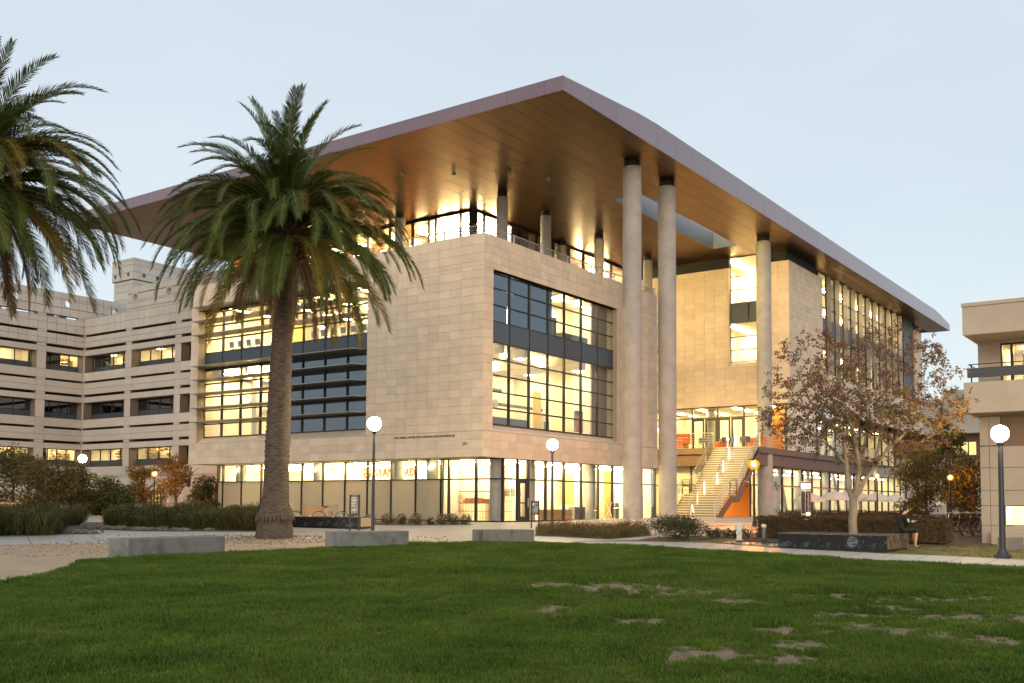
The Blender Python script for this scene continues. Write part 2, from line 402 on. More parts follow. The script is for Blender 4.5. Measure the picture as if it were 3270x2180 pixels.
# other outside faces of the first block
mb = MB(); mb.box(17.4, 17.78, .42, 1.2, 3.12, 13.8); mb.box(17.4, 17.78, 1.2, 11, 3.12, 5.2); mb.box(17.4, 17.78, 1.2, 11, 12.6, 13.8); mb.box(.6, 12.6, 21.6, 21.94, 3.12, 13.8); mb.build('side_wall', TAN, B)
glazing('window', B, 'x', 17.6, [1.2, 3.1, 5.0, 6.9, 8.9, 11], [5.2, 7, 8.8, 10.6, 12.6], GL, mw=.09)
room(B, 13.2, 17.4, 1.2, 11, 5.2, 12.6, ('+x',), lights=(2, 4), lm=CEIL_A, lsz=(.9, 1.2), drop=1.5)
mb = MB(); mb.box(.04, 17.4, .45, 11, 3.14, 3.6); mb.box(.04, 13, 11, 21.6, 3.14, 3.6); mb.build('overhang_soffit', WALLI, B)
mb = MB(); mb.box(.6, 17.4, .45, 11, 13.1, 13.3); mb.box(.6, 13.2, 11, 21.6, 13.1, 13.3); mb.box(17.8, 34, 7.6, 11, 12.9, 13.3); mb.build('terrace_floor', CONC_L, B)

# picture window on the sign side: lit rooms, dark room behind the lower right panes
zw = [4.74, 5.52, 6.33, 7.14, 7.93, 8.74, 9.77, 10.58, 11.39, 12.2]
uw = [7.6, 9.43, 11.13, 12.85, 14.56, 16.28, 18.0, 19.67, 21.45]
glazing('window', B, 'x', .56, uw, zw, lambda i, j: GLB if (i < 4 and j < 5) else GL, panel={5: SPAND}, mw=.085)
for k, z in enumerate((12.38, 11.55, 10.72, 8.88, 8.07, 7.25, 6.41, 5.59)):
    mb = MB(); y0 = 7.56; y1 = 21.25
    mb.faces([(.5,y0,z-.02),(.5,y1,z-.02),(-.55,y1,z-.02),(-.55,y0+.5,z-.02),(.5,y0,z+.02),(.5,y1,z+.02),(-.55,y1,z+.02),(-.55,y0+.5,z+.02)], [(0,1,2,3),(4,7,6,5),(0,4,5,1),(1,5,6,2),(2,6,7,3),(3,7,4,0)])
    mb.build('sunshade_blade', LOUV, B)
room(B, .66, 9, 14.6, 21.4, 4.5, 8.9, ('-x',), lights=(2, 3), lm=CEIL_L, lsz=(3.2, .25), drop=.3)
MB().box(3.2, 3.3, 14.7, 17.2, 4.5, 8.4).build('partition_wall', WALLI, B)
MB().box(2.2, 2.6, 18.6, 19.0, 4.5, 8.8).build('room_column', WALLI, B)
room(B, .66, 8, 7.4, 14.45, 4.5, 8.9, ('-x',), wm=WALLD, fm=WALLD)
room(B, .66, 9, 7.4, 21.4, 9.55, 12.7, ('-x',), lights=(2, 4), lm=CEIL_L, lsz=(3.4, .25), drop=.3)
mb = MB()
for y in (9.6, 13.2, 17.0): mb.box(5.2, 5.6, y, y+.4, 9.55, 12.6)
mb.build('room_column', COLC, B)
ACC = mat('mustard_wall', (.52, .36, .10), .8); GREYW = mat('grey_furniture', (.16, .16, .16), .7)
mb = MB()
for y in (15.4, 17.4, 19.7): mb.box(3.3, 3.34, y, y+.55, 4.6, 8.3)
mb.box(6.4, 6.5, 17.6, 21.3, 4.5, 8.8); mb.box(6.0, 6.1, 8, 12, 9.6, 12.3); mb.box(6.0, 6.1, 17.8, 20.4, 9.6, 12.5); mb.build('accent_wall', ACC, B)
mb = MB()
for y in (8.4, 11.0, 14.4, 18.4): mb.box(1.2, 8.8, y, y+.3, 12.3, 12.68)
for y in (15.6, 18.2, 20.6): mb.box(1.2, 8.8, y, y+.25, 8.5, 8.88)
mb.build('ceiling_beam', WALLI, B)
MB().lathe([(.24, -.03), (.24, .03)], (0, 0, 0), 20).build('wall_clock', CONC_L, B, (3.15, 18.9, 6.35), (0, rad(90), 0)); MB().lathe([(.24, -.03), (.24, .03)], (0, 0, 0), 20).build('wall_clock', CONC_L, B, (5.0, 2.95, 6.2), (rad(90), 0, 0))
mb = MB(); mb.tube([(1.3, 17.95, 8.5), (1.3, 17.95, 6.75)], .02, 5); mb.obox((1.3, 17.9, 6.65), .12, .3, .14, .3, .5); mb.build('hanging_projector', GREYW, B)
# picture window on the stair side
ux = [.82, 2.53, 4.27, 6.0, 7.6, 9.32, 11.06, 12.93]
glazing('window', B, 'y', .33, ux, zw, lambda i, j: GLB if (i < 3 and j > 5) else GL, panel={5: SPAND}, mw=.07)
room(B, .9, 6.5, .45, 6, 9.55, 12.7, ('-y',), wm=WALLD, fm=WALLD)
MB().box(5.1, 5.2, 2.2, 2.3, 10.2, 11.3).build('tube_light', CEIL_L, B)
room(B, 6.6, 12.9, .45, 6, 9.55, 12.7, ('-y',), lights=(3, 2), lm=CEIL_L, lsz=(1.6, .3), drop=.25)
room(B, .9, 12.9, .45, 7.2, 4.5, 8.9, ('-y',), lights=(4, 2), lm=CEIL_L, lsz=(1.8, .3), drop=.25)
mb = MB(); mb.lathe([(.4, 4.5), (.4, 8.9)], (1.75, 1.9, 0), 20); mb.box(3.2, 3.45, 2.5, 6, 4.5, 8.9); mb.box(4.9, 5.1, 3.2, 6, 4.5, 8.9); mb.build('room_column', WALLI, B)
mb = MB(); mb.box(.9, 6.2, 3.4, 3.6, 6.9, 7.1); mb.box(6.2, 12.9, 5.2, 5.4, 6.5, 6.66); mb.build('room_beam', SPAND, B)
mb = MB(); mb.box(1.0, 1.5, 5.6, 5.7, 4.5, 8.8); mb.box(3.5, 4.6, 5.2, 5.3, 4.5, 8.2); mb.box(7.0, 8.1, 6.6, 6.7, 4.5, 6.4); mb.box(10.2, 10.9, 4.0, 4.1, 4.5, 7.4); mb.box(7.2, 9.6, 5.3, 5.4, 9.6, 11.2); mb.build('accent_wall', ACC, B)
mb = MB(); mb.box(2.4, 5.4, 1.2, 1.8, 4.55, 5.25); mb.box(6.9, 7.9, 1.0, 1.6, 9.6, 11.0); mb.box(8.4, 11, .9, 1.4, 9.6, 10.3); mb.box(9.7, 10.5, .9, 1.0, 4.9, 6.1); mb.box(7.0, 7.2, 1.0, 1.2, 4.55, 5.3); mb.build('office_furniture', GREYW, B)
mb = MB()
for k in range(6): mb.box(9.72+.13*k, 9.80+.13*k, .86, .89, 4.95+.05*(k % 3), 5.9-.12*(k % 2))
mb.build('wall_art', ORANGE, B)
mb = MB()
for x in (2.6, 4.6, 8.2, 10.4): mb.box(x, x+.22, .8, 7, 8.45, 8.88)
for x in (7.8, 9.6, 11.4): mb.box(x, x+.22, .8, 6, 12.3, 12.68)
mb.build('ceiling_beam', WALLI, B)
mb = MB(); mb.box(11.2, 12.9, .75, .85, 4.5, 8.9); mb.box(11.2, 12.9, .75, .85, 9.55, 12.5); mb.build('partition_wall', TAN, B)

# ground floor shopfront: frosted lower panes on the sign side, clear at the corner
ug = [3.99, 5.69, 7.39, 9.1, 10.77, 12.47, 14.16, 15.87, 17.58, 19.31, 21.01, 21.5]
glazing('shopfront', B, 'x', 1.85, ug, [0.04, 2.12, 3.13], lambda i, j: FROST if j == 0 else GLC, mw=.07)
glazing('shopfront', B, 'x', 1.85, [.17, 1.78, 3.5, 3.99], [0.04, 2.12, 3.13], GLC, mw=.085)
glazing('shopfront', B, 'y', .15, [1.85, 3.08, 4.0, 5.6, 7.34, 9.09, 10.87, 12.5, 14.2, 16, 17.7], [0.04, 2.12, 3.13], GLC, mw=.1, skip=lambda i, j: i == 1 and j == 0)
d = MB(); d.box(3.14, 3.3, .1, .2, .05, 2.08); d.box(3.8, 3.94, .1, .2, .05, 2.08); d.box(3.3, 3.8, .1, .2, .05, .28); d.box(3.3, 3.8, .1, .2, 1.93, 2.08); d.box(3.3, 3.8, .1, .2, .92, .98)
door = d.build('door', DARKF, B); MB().box(3.3, 3.8, .14, .155, .28, 1.93).build('pane', GLC, door); MB().tube([(3.84, .02, .75), (3.84, .02, 1.2)], .02, 6).build('handle', STEEL, door)
rm = room(B, 1.95, 7.5, 4.05, 21.4, 0, 3.12, ('-x',), lights=(2, 9), lm=CEIL_L, lsz=(1.1, .3), drop=.12)
MB().box(4.0, 4.1, 5, 16.6, 0, 3.1).build('exhibit_wall', WALLI, rm)
mb = MB()
for y in (5.2, 7.55, 13.6, 20.3): mb.lathe([(.32, 0), (.32, 3.12)], (2.6, y, 0), 20)
mb.build('lobby_column', COLC, rm)
rm2 = room(B, 1.95, 17.5, .3, 3.9, 0, 3.12, ('-x', '-y'), lights=(9, 2), lm=CEIL_H, lsz=(.9, .22), drop=.08)
mb = MB(); mb.lathe([(.36, 0), (.36, 3.12)], (2.45, .95, 0), 20); mb.lathe([(.36, 0), (.36, 3.12)], (5.2, .95, 0), 20); mb.lathe([(.36, 0), (.36, 3.12)], (11.3, .95, 0), 20); mb.build('lobby_column', COLC, rm2)
mb = MB()
for k in range(34): mb.box(3.0, 3.02, .45+k*.1, .465+k*.1, .1, 3.0)
for z in (.5, 1.0, 1.5, 2.0, 2.5): mb.box(2.99, 3.03, .45, 3.85, z, z+.025)
mb.build('open_shelving', WOODI, rm2)
mb = MB()
for z in (.9, 1.5): mb.box(3.1, 3.6, 1.6, 3.8, z, z+.05)
for k in range(14): mb.box(3.15, 3.5, 1.7+k*.14, 1.78+k*.14, .95, 1.12+.1*R.random())
mb.build('display_shelf', ORANGE, rm2)
MB().box(5.6, 8.6, .42, .55, .05, .62).build('window_bench', WOODI, rm2)
mb = MB(); mb.box(4.4, 17.3, 3.0, 3.1, 0, .9); mb.build('counter', WALLI, rm2)

mb = MB(); mb.box(4.3, 5.0, 2.6, 2.7, 0, 2.6); mb.box(12.4, 13.6, 3.4, 3.5, 0, 2.7); mb.box(15.2, 16, 2.2, 2.3, 0, 2.9); mb.build('accent_wall', ACC, rm2)
mb = MB()
for k in range(5): mb.box(6.2+.5*k, 6.5+.5*k, 3.4, 3.5, 1.3, 1.75)
mb.box(14.2, 14.6, .9, 1.2, 0, 1.0); mb.box(9.5, 10.6, .8, 1.2, 0, .75); mb.build('lobby_furniture', GREYW, rm2)
mb = MB()
for y in (5.6, 7.1, 9.8, 12.3, 14.6, 16.1): mb.tube([(3.95, y, 2.6+.2*math.sin(y)), (3.95, y+.3, 2.85), (3.95, y+.55, 2.4)], .012, 4)
mb.build('wall_drawing', GREYW, rm)
mb = MB()
for y in (4.9, 6.5, 8.2, 10.0, 11.6, 13.3, 15, 16.7, 18.4, 20.2):
    for q in (0, .25): mb.sphere((2.25, y+q, 2.86-.12*(q > 0)), .045, 8, 6)
mb.build('spot_lamp', CEIL_H, rm)
# main lettering
def words(txt, size, loc, rot, m, parent, name='lettering', align='LEFT', ext=.008, font=None, sx=1):
    cu = bpy.data.curves.new(name, 'FONT'); cu.body = txt; cu.size = size; cu.align_x = align; cu.extrude = ext; cu.resolution_u = 2
    cu.materials.append(m); o = bpy.data.objects.new(name, cu); COL.objects.link(o)
    o.location = loc; o.rotation_euler = rot; o.scale = (sx, 1, 1)
    bpy.context.view_layer.update()
    me = bpy.data.meshes.new_from_object(o.evaluated_get(bpy.context.evaluated_depsgraph_get())); bpy.data.objects.remove(o)
    o = place(name, me, parent, loc, rot); o.scale = (sx, 1, 1)
    return o
LET = mat('bronze_letters', (.035, .026, .016), .5, .4)
FA = (rad(90), 0, rad(-90))                          # lettering on a wall that faces -X
words('LI KA SHING CENTER FOR LEARNING AND KNOWLEDGE', .152, (-.012, 5.6, 4.11), FA, LET, wa, sx=1.0)
words('291', .235, (-.012, 1.23, 3.665), FA, LET, wa)
RED = mat('cardinal_red', (.45, .045, .02), .6)
ORL = mat('orange_red_letters', (.30, .035, .008), .7)
words('STANFORD', .62, (3.98, 10.62, 2.4), FA, ORL, rm, sx=.95)
mb = MB(); mb.faces([(3.985, 11.42, 2.84), (3.985, 10.86, 2.84), (3.985, 10.86, 2.45), (3.985, 11.14, 2.2), (3.985, 11.42, 2.45), (3.96, 11.42, 2.84), (3.96, 10.86, 2.84), (3.96, 10.86, 2.45), (3.96, 11.14, 2.2), (3.96, 11.42, 2.45)], [(0,1,2,3,4), (9,8,7,6,5), (0,5,6,1), (1,6,7,2), (2,7,8,3), (3,8,9,4), (4,9,5,0)])
sh = mb.build('shield_emblem', RED, rm)
mb = MB(); mb.box(3.94, 3.955, 11.125, 11.155, 2.22, 2.84); mb.box(3.94, 3.955, 10.87, 11.41, 2.62, 2.65)
mb.box(3.945, 3.955, 11.26, 11.29, 2.66, 2.8); mb.box(3.945, 3.955, 11.2, 11.35, 2.7, 2.74); mb.tube([(3.95, 11.0, 2.66), (3.95, 11.03, 2.7), (3.95, 10.97, 2.74), (3.95, 11.02, 2.8)], .014, 5); mb.tube([(3.95, 11.25, 2.4), (3.95, 11.2, 2.48), (3.95, 11.28, 2.55)], .014, 5)
mb.build('shield_charge', WALLI, sh)

# roof: one slab with a sloped top, an opening near the columns, separate soffit and edge panels
prof = [(.5, 20.6), (8.8, 21.26), (72.6, 21.18), (78.36, 20.6)]
def pz(x):
    for (a, p), (b, q) in zip(prof, prof[1:]):
        if a <= x <= b: return p+(q-p)*(x-a)/(b-a)
    return prof[0][1] if x < 1 else prof[-1][1]
HX0, HX1, HY0, HY1 = 16.4, 31.35, .36, 2.36
mb = MB()
def strip(x0, x1, y0, y1):
    xs = sorted({x0, x1} | {p[0] for p in prof if x0 < p[0] < x1})
    for a, b in zip(xs, xs[1:]):
        v = [(a,y0,19.985),(b,y0,19.985),(b,y1,19.985),(a,y1,19.985),(a,y0,pz(a)),(b,y0,pz(b)),(b,y1,pz(b)),(a,y1,pz(a))]
        mb.faces(v, [(0,3,2,1),(4,5,6,7),(0,1,5,4),(1,2,6,5),(2,3,7,6),(3,0,4,7)])
strip(.5, 78.36, -4.1, HY0); strip(.5, HX0, HY0, HY1); strip(HX1, 78.36, HY0, HY1); strip(.5, 78.36, HY1, 35.8)
roof = mb.build('roof', SOFFJ, B)
WELL = mat('skylight_well_metal', (.30, .33, .36), .5, .4)
mb = MB()
for x in arange(HX0, HX1, 2.13)[:-1]:
    x2 = min(x+2.12, HX1); mb.box(x+.01, x2, HY0+.001, HY0+.03, 19.96, 21.2); mb.box(x+.01, x2, HY1-.03, HY1-.001, 19.96, 21.2)
mb.box(HX0+.001, HX0+.03, HY0+.03, HY1-.03, 19.96, 21.2); mb.box(HX1-.03, HX1-.001, HY0+.03, HY1-.03, 19.96, 21.2); mb.build('roof_opening', WELL, roof)
# soffit panels
us = [.5, 2.94, 5.4, 7.73]; 
while us[-1] < 76: us.append(us[-1]+2.14)
us.append(78.36); vs = [-4.1+1.052*k for k in range(39)]; vs[-1] = 35.78
rest = MB(); rest.att = []; n = 0
cells = [(us[i], us[i+1], vs[j], vs[j+1]) for i in range(len(us)-1) for j in range(len(vs)-1)]
def seen(c):                                         # nearest and not over the enclosed storeys
    x, y = (c[0]+c[1])/2, (c[2]+c[3])/2; inside = (x > 13.6 and y > 11.2) or (x > 35 and y > -1.6)
    return (1e4 if inside else 0) + sd_of(x, y)
cells.sort(key=seen)
for a, b, p, q in cells:
    if seen((a, b, p, q)) > 9e3 and (a > 46 or p > 22): continue
    for r in cut(a, b, p, q, [(HX0, HX1, HY0, HY1)]):
        w, h = r[1]-r[0]-.016, r[3]-r[2]-.016
        if w < .05 or h < .05: continue
        t = R.random(); cx, cy = (r[0]+r[1])/2, (r[2]+r[3])/2
        v = [(-w/2,-h/2,0),(w/2,-h/2,0),(w/2,h/2,0),(-w/2,h/2,0),(-w/2,-h/2,.03),(w/2,-h/2,.03),(w/2,h/2,.03),(-w/2,h/2,.03)]; f = [(0,3,2,1),(0,1,5,4),(1,2,6,5),(2,3,7,6),(3,0,4,7)]
        if n < 300:
            k = ('soff', round(w, 3), round(h, 3))
            if k not in _pc: _pc[k] = MB().faces(v, f).mesh('soffit_panel', SOFF)
            o = place('soffit_panel', _pc[k], roof, (cx, cy, 19.952)); o['tint'] = t; n += 1
        else:
            rest.faces([(cx+a_, cy+b_, 19.952+c_) for a_, b_, c_ in v], f); rest.att += [t]*len(f)
tag(rest.build('soffit_panels', SOFF, roof), kind='stuff')
# edge panels
ya = [-4.1-.03, -3.08] + [-3.08+2.15*k for k in range(1, 18)] + [35.8]
for a, b in zip(ya, ya[1:]):
    o = place('fascia_panel', piece('fascia_panel', 'x', b-a-.016, .66, .03, FASC), roof, (.5, (a+b)/2, 20.285)); o['tint'] = R.random()
MB().box(.47, .52, -4.13, 35.8, 20.615, 20.64).build('roof_trim', FASC, roof)
for a, b in zip(us, us[1:]):
    mb = MB(); e = .008; y0, y1 = -4.13, -4.1; f = .03
    mb.faces([(a+e,y0,19.955),(b-e,y0,19.955),(b-e,y0,pz(b)+f),(a+e,y0,pz(a)+f),(a+e,y1,19.955),(b-e,y1,19.955),(b-e,y1,pz(b)+f),(a+e,y1,pz(a)+f)], [(0,1,2,3),(0,4,5,1),(1,5,6,2),(2,6,7,3),(3,7,4,0)])
    o = mb.build('fascia_panel', FASC, roof); o['tint'] = R.random()
for x, y in ((4.9, 9.6), (6.6, 7.2), (8.4, 4.6), (10.4, 3.2), (6.2, 14.8)):
    MB().lathe([(.06, 0), (.06, -.1), (.12, -.1), (.12, -.2), (.1, -.26)], (x, y, 19.95), 12).build('soffit_fixture', CONC_L, roof)

# columns
def column(x, y, r, z0):
    c = MB().lathe([(r, z0), (r, 10 if z0 < 5 else 16), (r, 19.62)], (x, y, 0), 40).build('column', COLC, B)
    MB().lathe([(r*.85, 19.62), (r*.85, 19.952)], (x, y, 0), 32).build('column_neck', BLACK, c)
for x in (11.02, 15.28, 30.36): column(x, -1.95, .525, 0)
for x, y in ((11.38, 15.56), (11.4, 7.25), (16.27, 7.27), (23.2, 7.35), (30.72, 7.45), (23.3, 10.5)): column(x, y, .35, 13.3)

# terrace storey under the roof
yt = [11.1] + [11.9+2.07*k for k in range(12)]; xt = [13.45, 14.3] + [16.3+2.1*k for k in range(9)]
glazing('terrace_window', B, 'x', 13.2, yt, [13.3, 19.85], GL, mw=.12, md=.2)
glazing('terrace_window', B, 'y', 10.85, xt, [13.3, 19.85], GL, mw=.12, md=.2)
MB().box(13.12, 13.45, 10.8, 11.1, 13.3, 19.95).build('corner_post', BLACK, B)
room(B, 13.3, 17.5, 10.95, 14.6, 13.3, 19.8, ('-x', '-y'), lights=(2, 3), lm=CEIL_H, lsz=(1.2, .6), drop=.3)
room(B, 13.3, 18.5, 14.8, 34.5, 13.3, 19.8, ('-x',), wm=WOODI, lights=(2, 7), lm=CEIL_L, lsz=(1.2, .5), drop=.3)
MB().box(16.0, 16.15, 15.8, 17.6, 13.3, 19.4).build('partition_wall', WALLI, B)
MB().box(15.2, 15.4, 11.0, 34, 13.3, 15.1).build('partition_wall', ORANGE, B)
room(B, 19.7, 33, 10.95, 16, 13.3, 19.8, ('-y',), wm=BRONZE, lights=(3, 1), lm=CEIL_S, lsz=(.7, .3), drop=.3)
MB().box(27.5, 33, 13.5, 13.6, 13.3, 19.6).build('partition_wall', WALLI, B)
mb = MB(); mb.box(28.0, 28.8, 12, 12.3, 18.8, 19.1); mb.box(30, 32.5, 12, 12.4, 19.3, 19.5); mb.build('ceiling_light', CEIL_H, B)
railing(B, [(.14, 21.9, 13.83), (.14, .14, 13.83), (17.7, .14, 13.83), (17.7, 7.4, 13.83)], .42, 4, 2.55, STEEL, r=.022)

# second block, beside the stair
H2 = (-.62, 2.43, 11.43, 21)
w2 = wall('stone_wall', B, 'x', 34.222, -2.38, 12, 8.45, 19.08, [H2], .5, MORTAR)
z2r = [8.45+.409*k for k in range(27)]; z2r[-1] = 19.08
clad(w2, 'x', 34.222, [-2.4+.845*k for k in range(18)], z2r, [H2], .009, .022, STONE, 'stone_tile', 300)
b2 = wall('stone_wall', B, 'y', -2.378, 34.222, 73.2, 8.43, 19.05, [(41.7, 70.5, 11.5, 20)], .4, MORTAR)
clad(b2, 'y', -2.378, arange(34.2, 73.2, .845), z2r, [(41.7, 70.5, 11.5, 20)], .009, .022, STONE, 'stone_tile', 300)
mb = MB(); mb.box(34.5, 41.2, -2.1, -2.0, 19.05, 19.97); mb.box(34.5, 34.6, -2.0, -.6, 19.05, 19.97); mb.box(34.5, 34.6, 2.43, 12, 19.05, 19.97); mb.build('recess_band', BLACK, B)
mb = MB(); mb.box(34.24, 34.75, -.62, -.56, 11.43, 19.1); mb.box(34.24, 34.75, 2.37, 2.43, 11.43, 19.1); mb.faces([(34.24,-.6,11.43),(34.24,2.43,11.43),(34.75,2.43,11.8),(34.75,-.6,11.8)], [(0,3,2,1)]); mb.build('window_reveal', STONE, w2)
glazing('window', B, 'x', 34.6, [-.56, .9, 2.37], [11.83, 12.75, 13.75, 14.85, 16.35, 17.4, 18.41, 19.92], GL, mw=.07, panel={3: SPAND}, verts=False)
room(B, 34.75, 39.5, -1.9, 4, 16.4, 19.9, ('-x',), lights=(2, 2), lm=CEIL_H, lsz=(1.5, .5))
room(B, 34.75, 39.5, -1.9, 4, 11.7, 14.8, ('-x',), lights=(2, 2), lm=CEIL_L, lsz=(1.5, .5))
# its long window wall with fins
x2 = [41.75+2.18*k for k in range(12)] + [66.9]
glazing('window', B, 'y', -1.95, x2, [11.55, 12.6, 13.7, 14.85, 16.1, 17.05, 18.08, 19.75], GL, mw=.07, panel={3: SPAND})
for x in x2[1:-1]: MB().box(x-.03, x+.03, -2.36, -2.03, 11.55, 19.75).build('window_fin', LOUV, B)
room(B, 41.8, 66.9, -1.85, 5, 16.2, 19.8, ('-y',), lights=(8, 2), lm=CEIL_L, lsz=(1.4, .4), drop=.2)
room(B, 41.8, 66.9, -1.85, 5, 11.5, 14.8, ('-y',), lights=(8, 1), lm=CEIL_S, lsz=(1.4, .4), drop=.2)
mb = MB()
for x in (43.2, 48.4, 53.7, 58.9, 64.2): mb.lathe([(.4, 11.5), (.4, 14.8)], (x, -.8, 0), 18); mb.lathe([(.4, 16.2), (.4, 19.8)], (x, -.8, 0), 18)
mb.build('room_column', COLC, B)
mb = MB(); mb.box(66.95, 70.5, -2.2, -1.8, 11.5, 19.95); mb.box(70.5, 73.2, -1.97, 2, 8.43, 19.05); mb.box(66.95, 73, -1.8, 4, 8.4, 19.95); mb.build('end_pier', DARKF, B)

# deck with beam, doors behind it, shopfront below it
mb = MB(); mb.box(28.2, 55.6, -2.5, 8.5, 4.5, 4.93); mb.box(33, 55.4, -2.3, -1.4, 3.7, 4.5); mb.box(28.4, 33, -2.3, 8.5, 3.7, 4.5)
deck = mb.build('deck', BRONZE, B); bevel(deck, .02)
MB().box(28.3, 55.5, -2.45, 8.5, 4.93, 4.945).build('deck_paving', CONC_L, deck)
railing(deck, [(28.35, 8.4, 4.945), (28.35, 1.05, 4.945)], 1.06, 6, 2.1, STEEL)
railing(deck, [(28.35, -2.4, 4.945), (55.5, -2.4, 4.945)], 1.06, 6, 2.2, STEEL)
glazing('shopfront', B, 'x', 34.45, [-2.0, 1.27, 3.42, 5.53, 7.4, 9.5], [4.95, 7.62, 8.42], GLC, mw=.1, skip=lambda i, j: i in (1, 2) and j == 0)
for y0 in (1.32, 2.39, 3.47, 4.54):
    dd = MB(); y1 = y0+.98; dd.box(34.4, 34.5, y0, y0+.13, 4.95, 7.57); dd.box(34.4, 34.5, y1-.13, y1, 4.95, 7.57); dd.box(34.4, 34.5, y0+.13, y1-.13, 7.4, 7.57); dd.box(34.4, 34.5, y0+.13, y1-.13, 4.95, 5.15)
    q = dd.build('door', DARKF, B); MB().box(34.44, 34.452, y0+.13, y1-.13, 5.15, 7.4).build('pane', GLC, q)
room(B, 34.6, 41, -1.9, 9.5, 4.95, 8.42, ('-x',), lights=(3, 4), lm=CEIL_L, lsz=(.8, .3), drop=.05)
MB().lathe([(.35, 4.95), (.35, 8.42)], (36, 4.7, 0), 18).build('lobby_column', COLC, B)
MB().box(36.5, 36.6, -1.4, -.2, 4.95, 8.4).build('orange_panel', ORANGE, B)
x3 = [34.4] + [36.6+2.4*k for k in range(15)]
glazing('shopfront', B, 'y', -.3, x3, [4.95, 8.42], GLC, mw=.12)
room(B, 41.2, 70, -.2, 5, 4.95, 8.42, ('-y',), lights=(9, 2), lm=CEIL_S, lsz=(.9, .3), drop=.05)
mb = MB()
for k, x in enumerate((43, 49.5, 56, 62.5)):
    mb.lathe([(.35, 4.95), (.35, 8.42)], (x, 1.2, 0), 16); mb.tube([(x+.4, 1.0, 4.95), (x+2.6, 1.0, 8.42)], .22, 8)
mb.build('lobby_column', COLC, B)
mb = MB(); mb.box(44, 46.4, 3.2, 3.3, 4.95, 7.9); mb.box(51, 53, 3.2, 3.3, 4.95, 7.9); mb.build('orange_panel', ORANGE, B)
x4 = [29.4, 31.4, 33.4, 35.6] + [35.6+2.2*k for k in range(1, 17)]
cafe = glazing('shopfront', B, 'y', -1.2, x4, [.05, 2.36, 3.72], GLC, mw=.12)
glazing('shopfront', B, 'x', 29.3, [1.2, 3.2, 5.2, 7.2, 9.2], [.05, 2.36, 3.72], GLC, mw=.09)
room(B, 29.4, 70, -1.1, 6, 0, 3.72, ('-y',), lights=(14, 2), lm=CEIL_L, lsz=(1.0, .3), drop=.06)
room(B, 20, 29.2, 9.3, 15, 0, 3.72, ('-y', '-x'), lights=(3, 2), lm=CEIL_L, lsz=(1.0, .3), drop=.06)
MB().box(29.28, 29.4, -1.2, 1.1, .05, 3.7).build('orange_panel', ORANGE, B)
mb = MB()
for x in (36.9, 43.4, 50, 56.4): mb.lathe([(.35, 0), (.35, 3.72)], (x, .3, 0), 16); mb.tube([(x+1.2, 0, 3.72), (x+3.0, 0, .0)], .16, 8)
mb.build('lobby_column', COLC, B)
MB().box(34.3, 36.0, -.9, -.8, 0, 3.0).build('cafe_wall', WALLI, B)
mb = MB()
for x in (39, 45.5, 52): mb.box(x, x+2.4, 3.5, 3.6, 1.0, 2.6)
mb.build('orange_panel', ORANGE, B)
words('MEI', .36, (34.75, -.93, 2.42), (rad(90), 0, 0), BLACK, B, ext=.01)
words('ca', .42, (35.1, -.93, 2.05), (rad(90), 0, 0), BLACK, B, ext=.01)
MB().box(33.4, 57.6, -1.27, -1.24, 2.3, 2.36).build('orange_stripe', ORANGE, B)

# outdoor stair: two flights, five railings
st = MB(); rz = 4.93/30
ys0, ys1 = -2.42, .98
def nose(k):                                         # front edge of step k
    return 21.0+.24*k if k < 10 else 24.35+.19*(k-10)
st.faces([(21.0, ys0, 0), (23.4, ys0, 1.5), (24.3, ys0, 1.5), (28.2, ys0, 4.7), (28.2, ys0, 4.2), (24.6, ys0, 1.1), (23.5, ys0, 1.1), (21.7, ys0, 0)] + [(x, ys0+.1, z) for x, z in ((21.0, 0), (23.4, 1.5), (24.3, 1.5), (28.2, 4.7), (28.2, 4.2), (24.6, 1.1), (23.5, 1.1), (21.7, 0))], [tuple(range(8)), tuple(range(15, 7, -1))] + [(i, (i+1)%8+0, 8+(i+1)%8, 8+i) for i in range(8)])
n0 = len(st.v)//2; st.faces([(x, y+ys1-ys0-.1, z) for x, y, z in st.v[:16]], [tuple(range(8)), tuple(range(15, 7, -1))] + [(i, (i+1)%8, 8+(i+1)%8, 8+i) for i in range(8)])
stair = st.build('staircase', BRONZE, B)
STEP = mat('stair_tread', (.62, .57, .49), .6, var=.05, scale=3); RISER = mat('stair_riser', (.20, .18, .15), .7)  # risers coloured darker so the steps' light and shade show
k_ = {}
for k in range(30):
    d = 1.0 if k == 9 else .27 if k < 10 else .22
    if d not in k_:
        q = MB().box(0, d, ys0+.11, ys1-.11, rz-.05, rz); q.m = 1; q.box(.03, .06, ys0+.11, ys1-.11, 0, rz-.05); k_[d] = q.mesh('step', [STEP, RISER])
    place('step', k_[d], stair, (nose(k), 0, rz*k))
def srail(pts, nr, name='railing', post_at=None):
    mb = MB()
    for k in range(nr):
        z = .95*(k+1)/nr; mb.tube([Vector(p)+Vector((0, 0, z)) for p in pts], .034 if k == nr-1 else .015, 5)
    if nr > 2: mb.tube([Vector(p)+Vector((0, .06, .82)) for p in pts], .02, 5)
    o = mb.build(name, STEEL, stair)
    for a, b in zip(pts, pts[1:]):
        a, b = Vector(a), Vector(b); n = max(1, round((b-a).length/1.5))
        for q in range(n+1):
            p = a.lerp(b, q/n); MB().box(p.x-.028, p.x+.028, p.y-.02, p.y+.02, p.z, p.z+.95).build('post', STEEL, o)
path = [(20.8, 0, 0), (23.2, 0, 1.64), (24.25, 0, 1.64), (28.2, 0, 4.93)]
srail([(x, ys0+.03, z) for x, y, z in path], 6); srail([(x, ys1-.03, z) for x, y, z in path], 6)
srail([(20.7, -.72, 0), (23.0, -.72, 1.5)], 1, 'handrail'); srail([(24.4, -.72, 1.65), (28.1, -.72, 4.9)], 1, 'handrail')
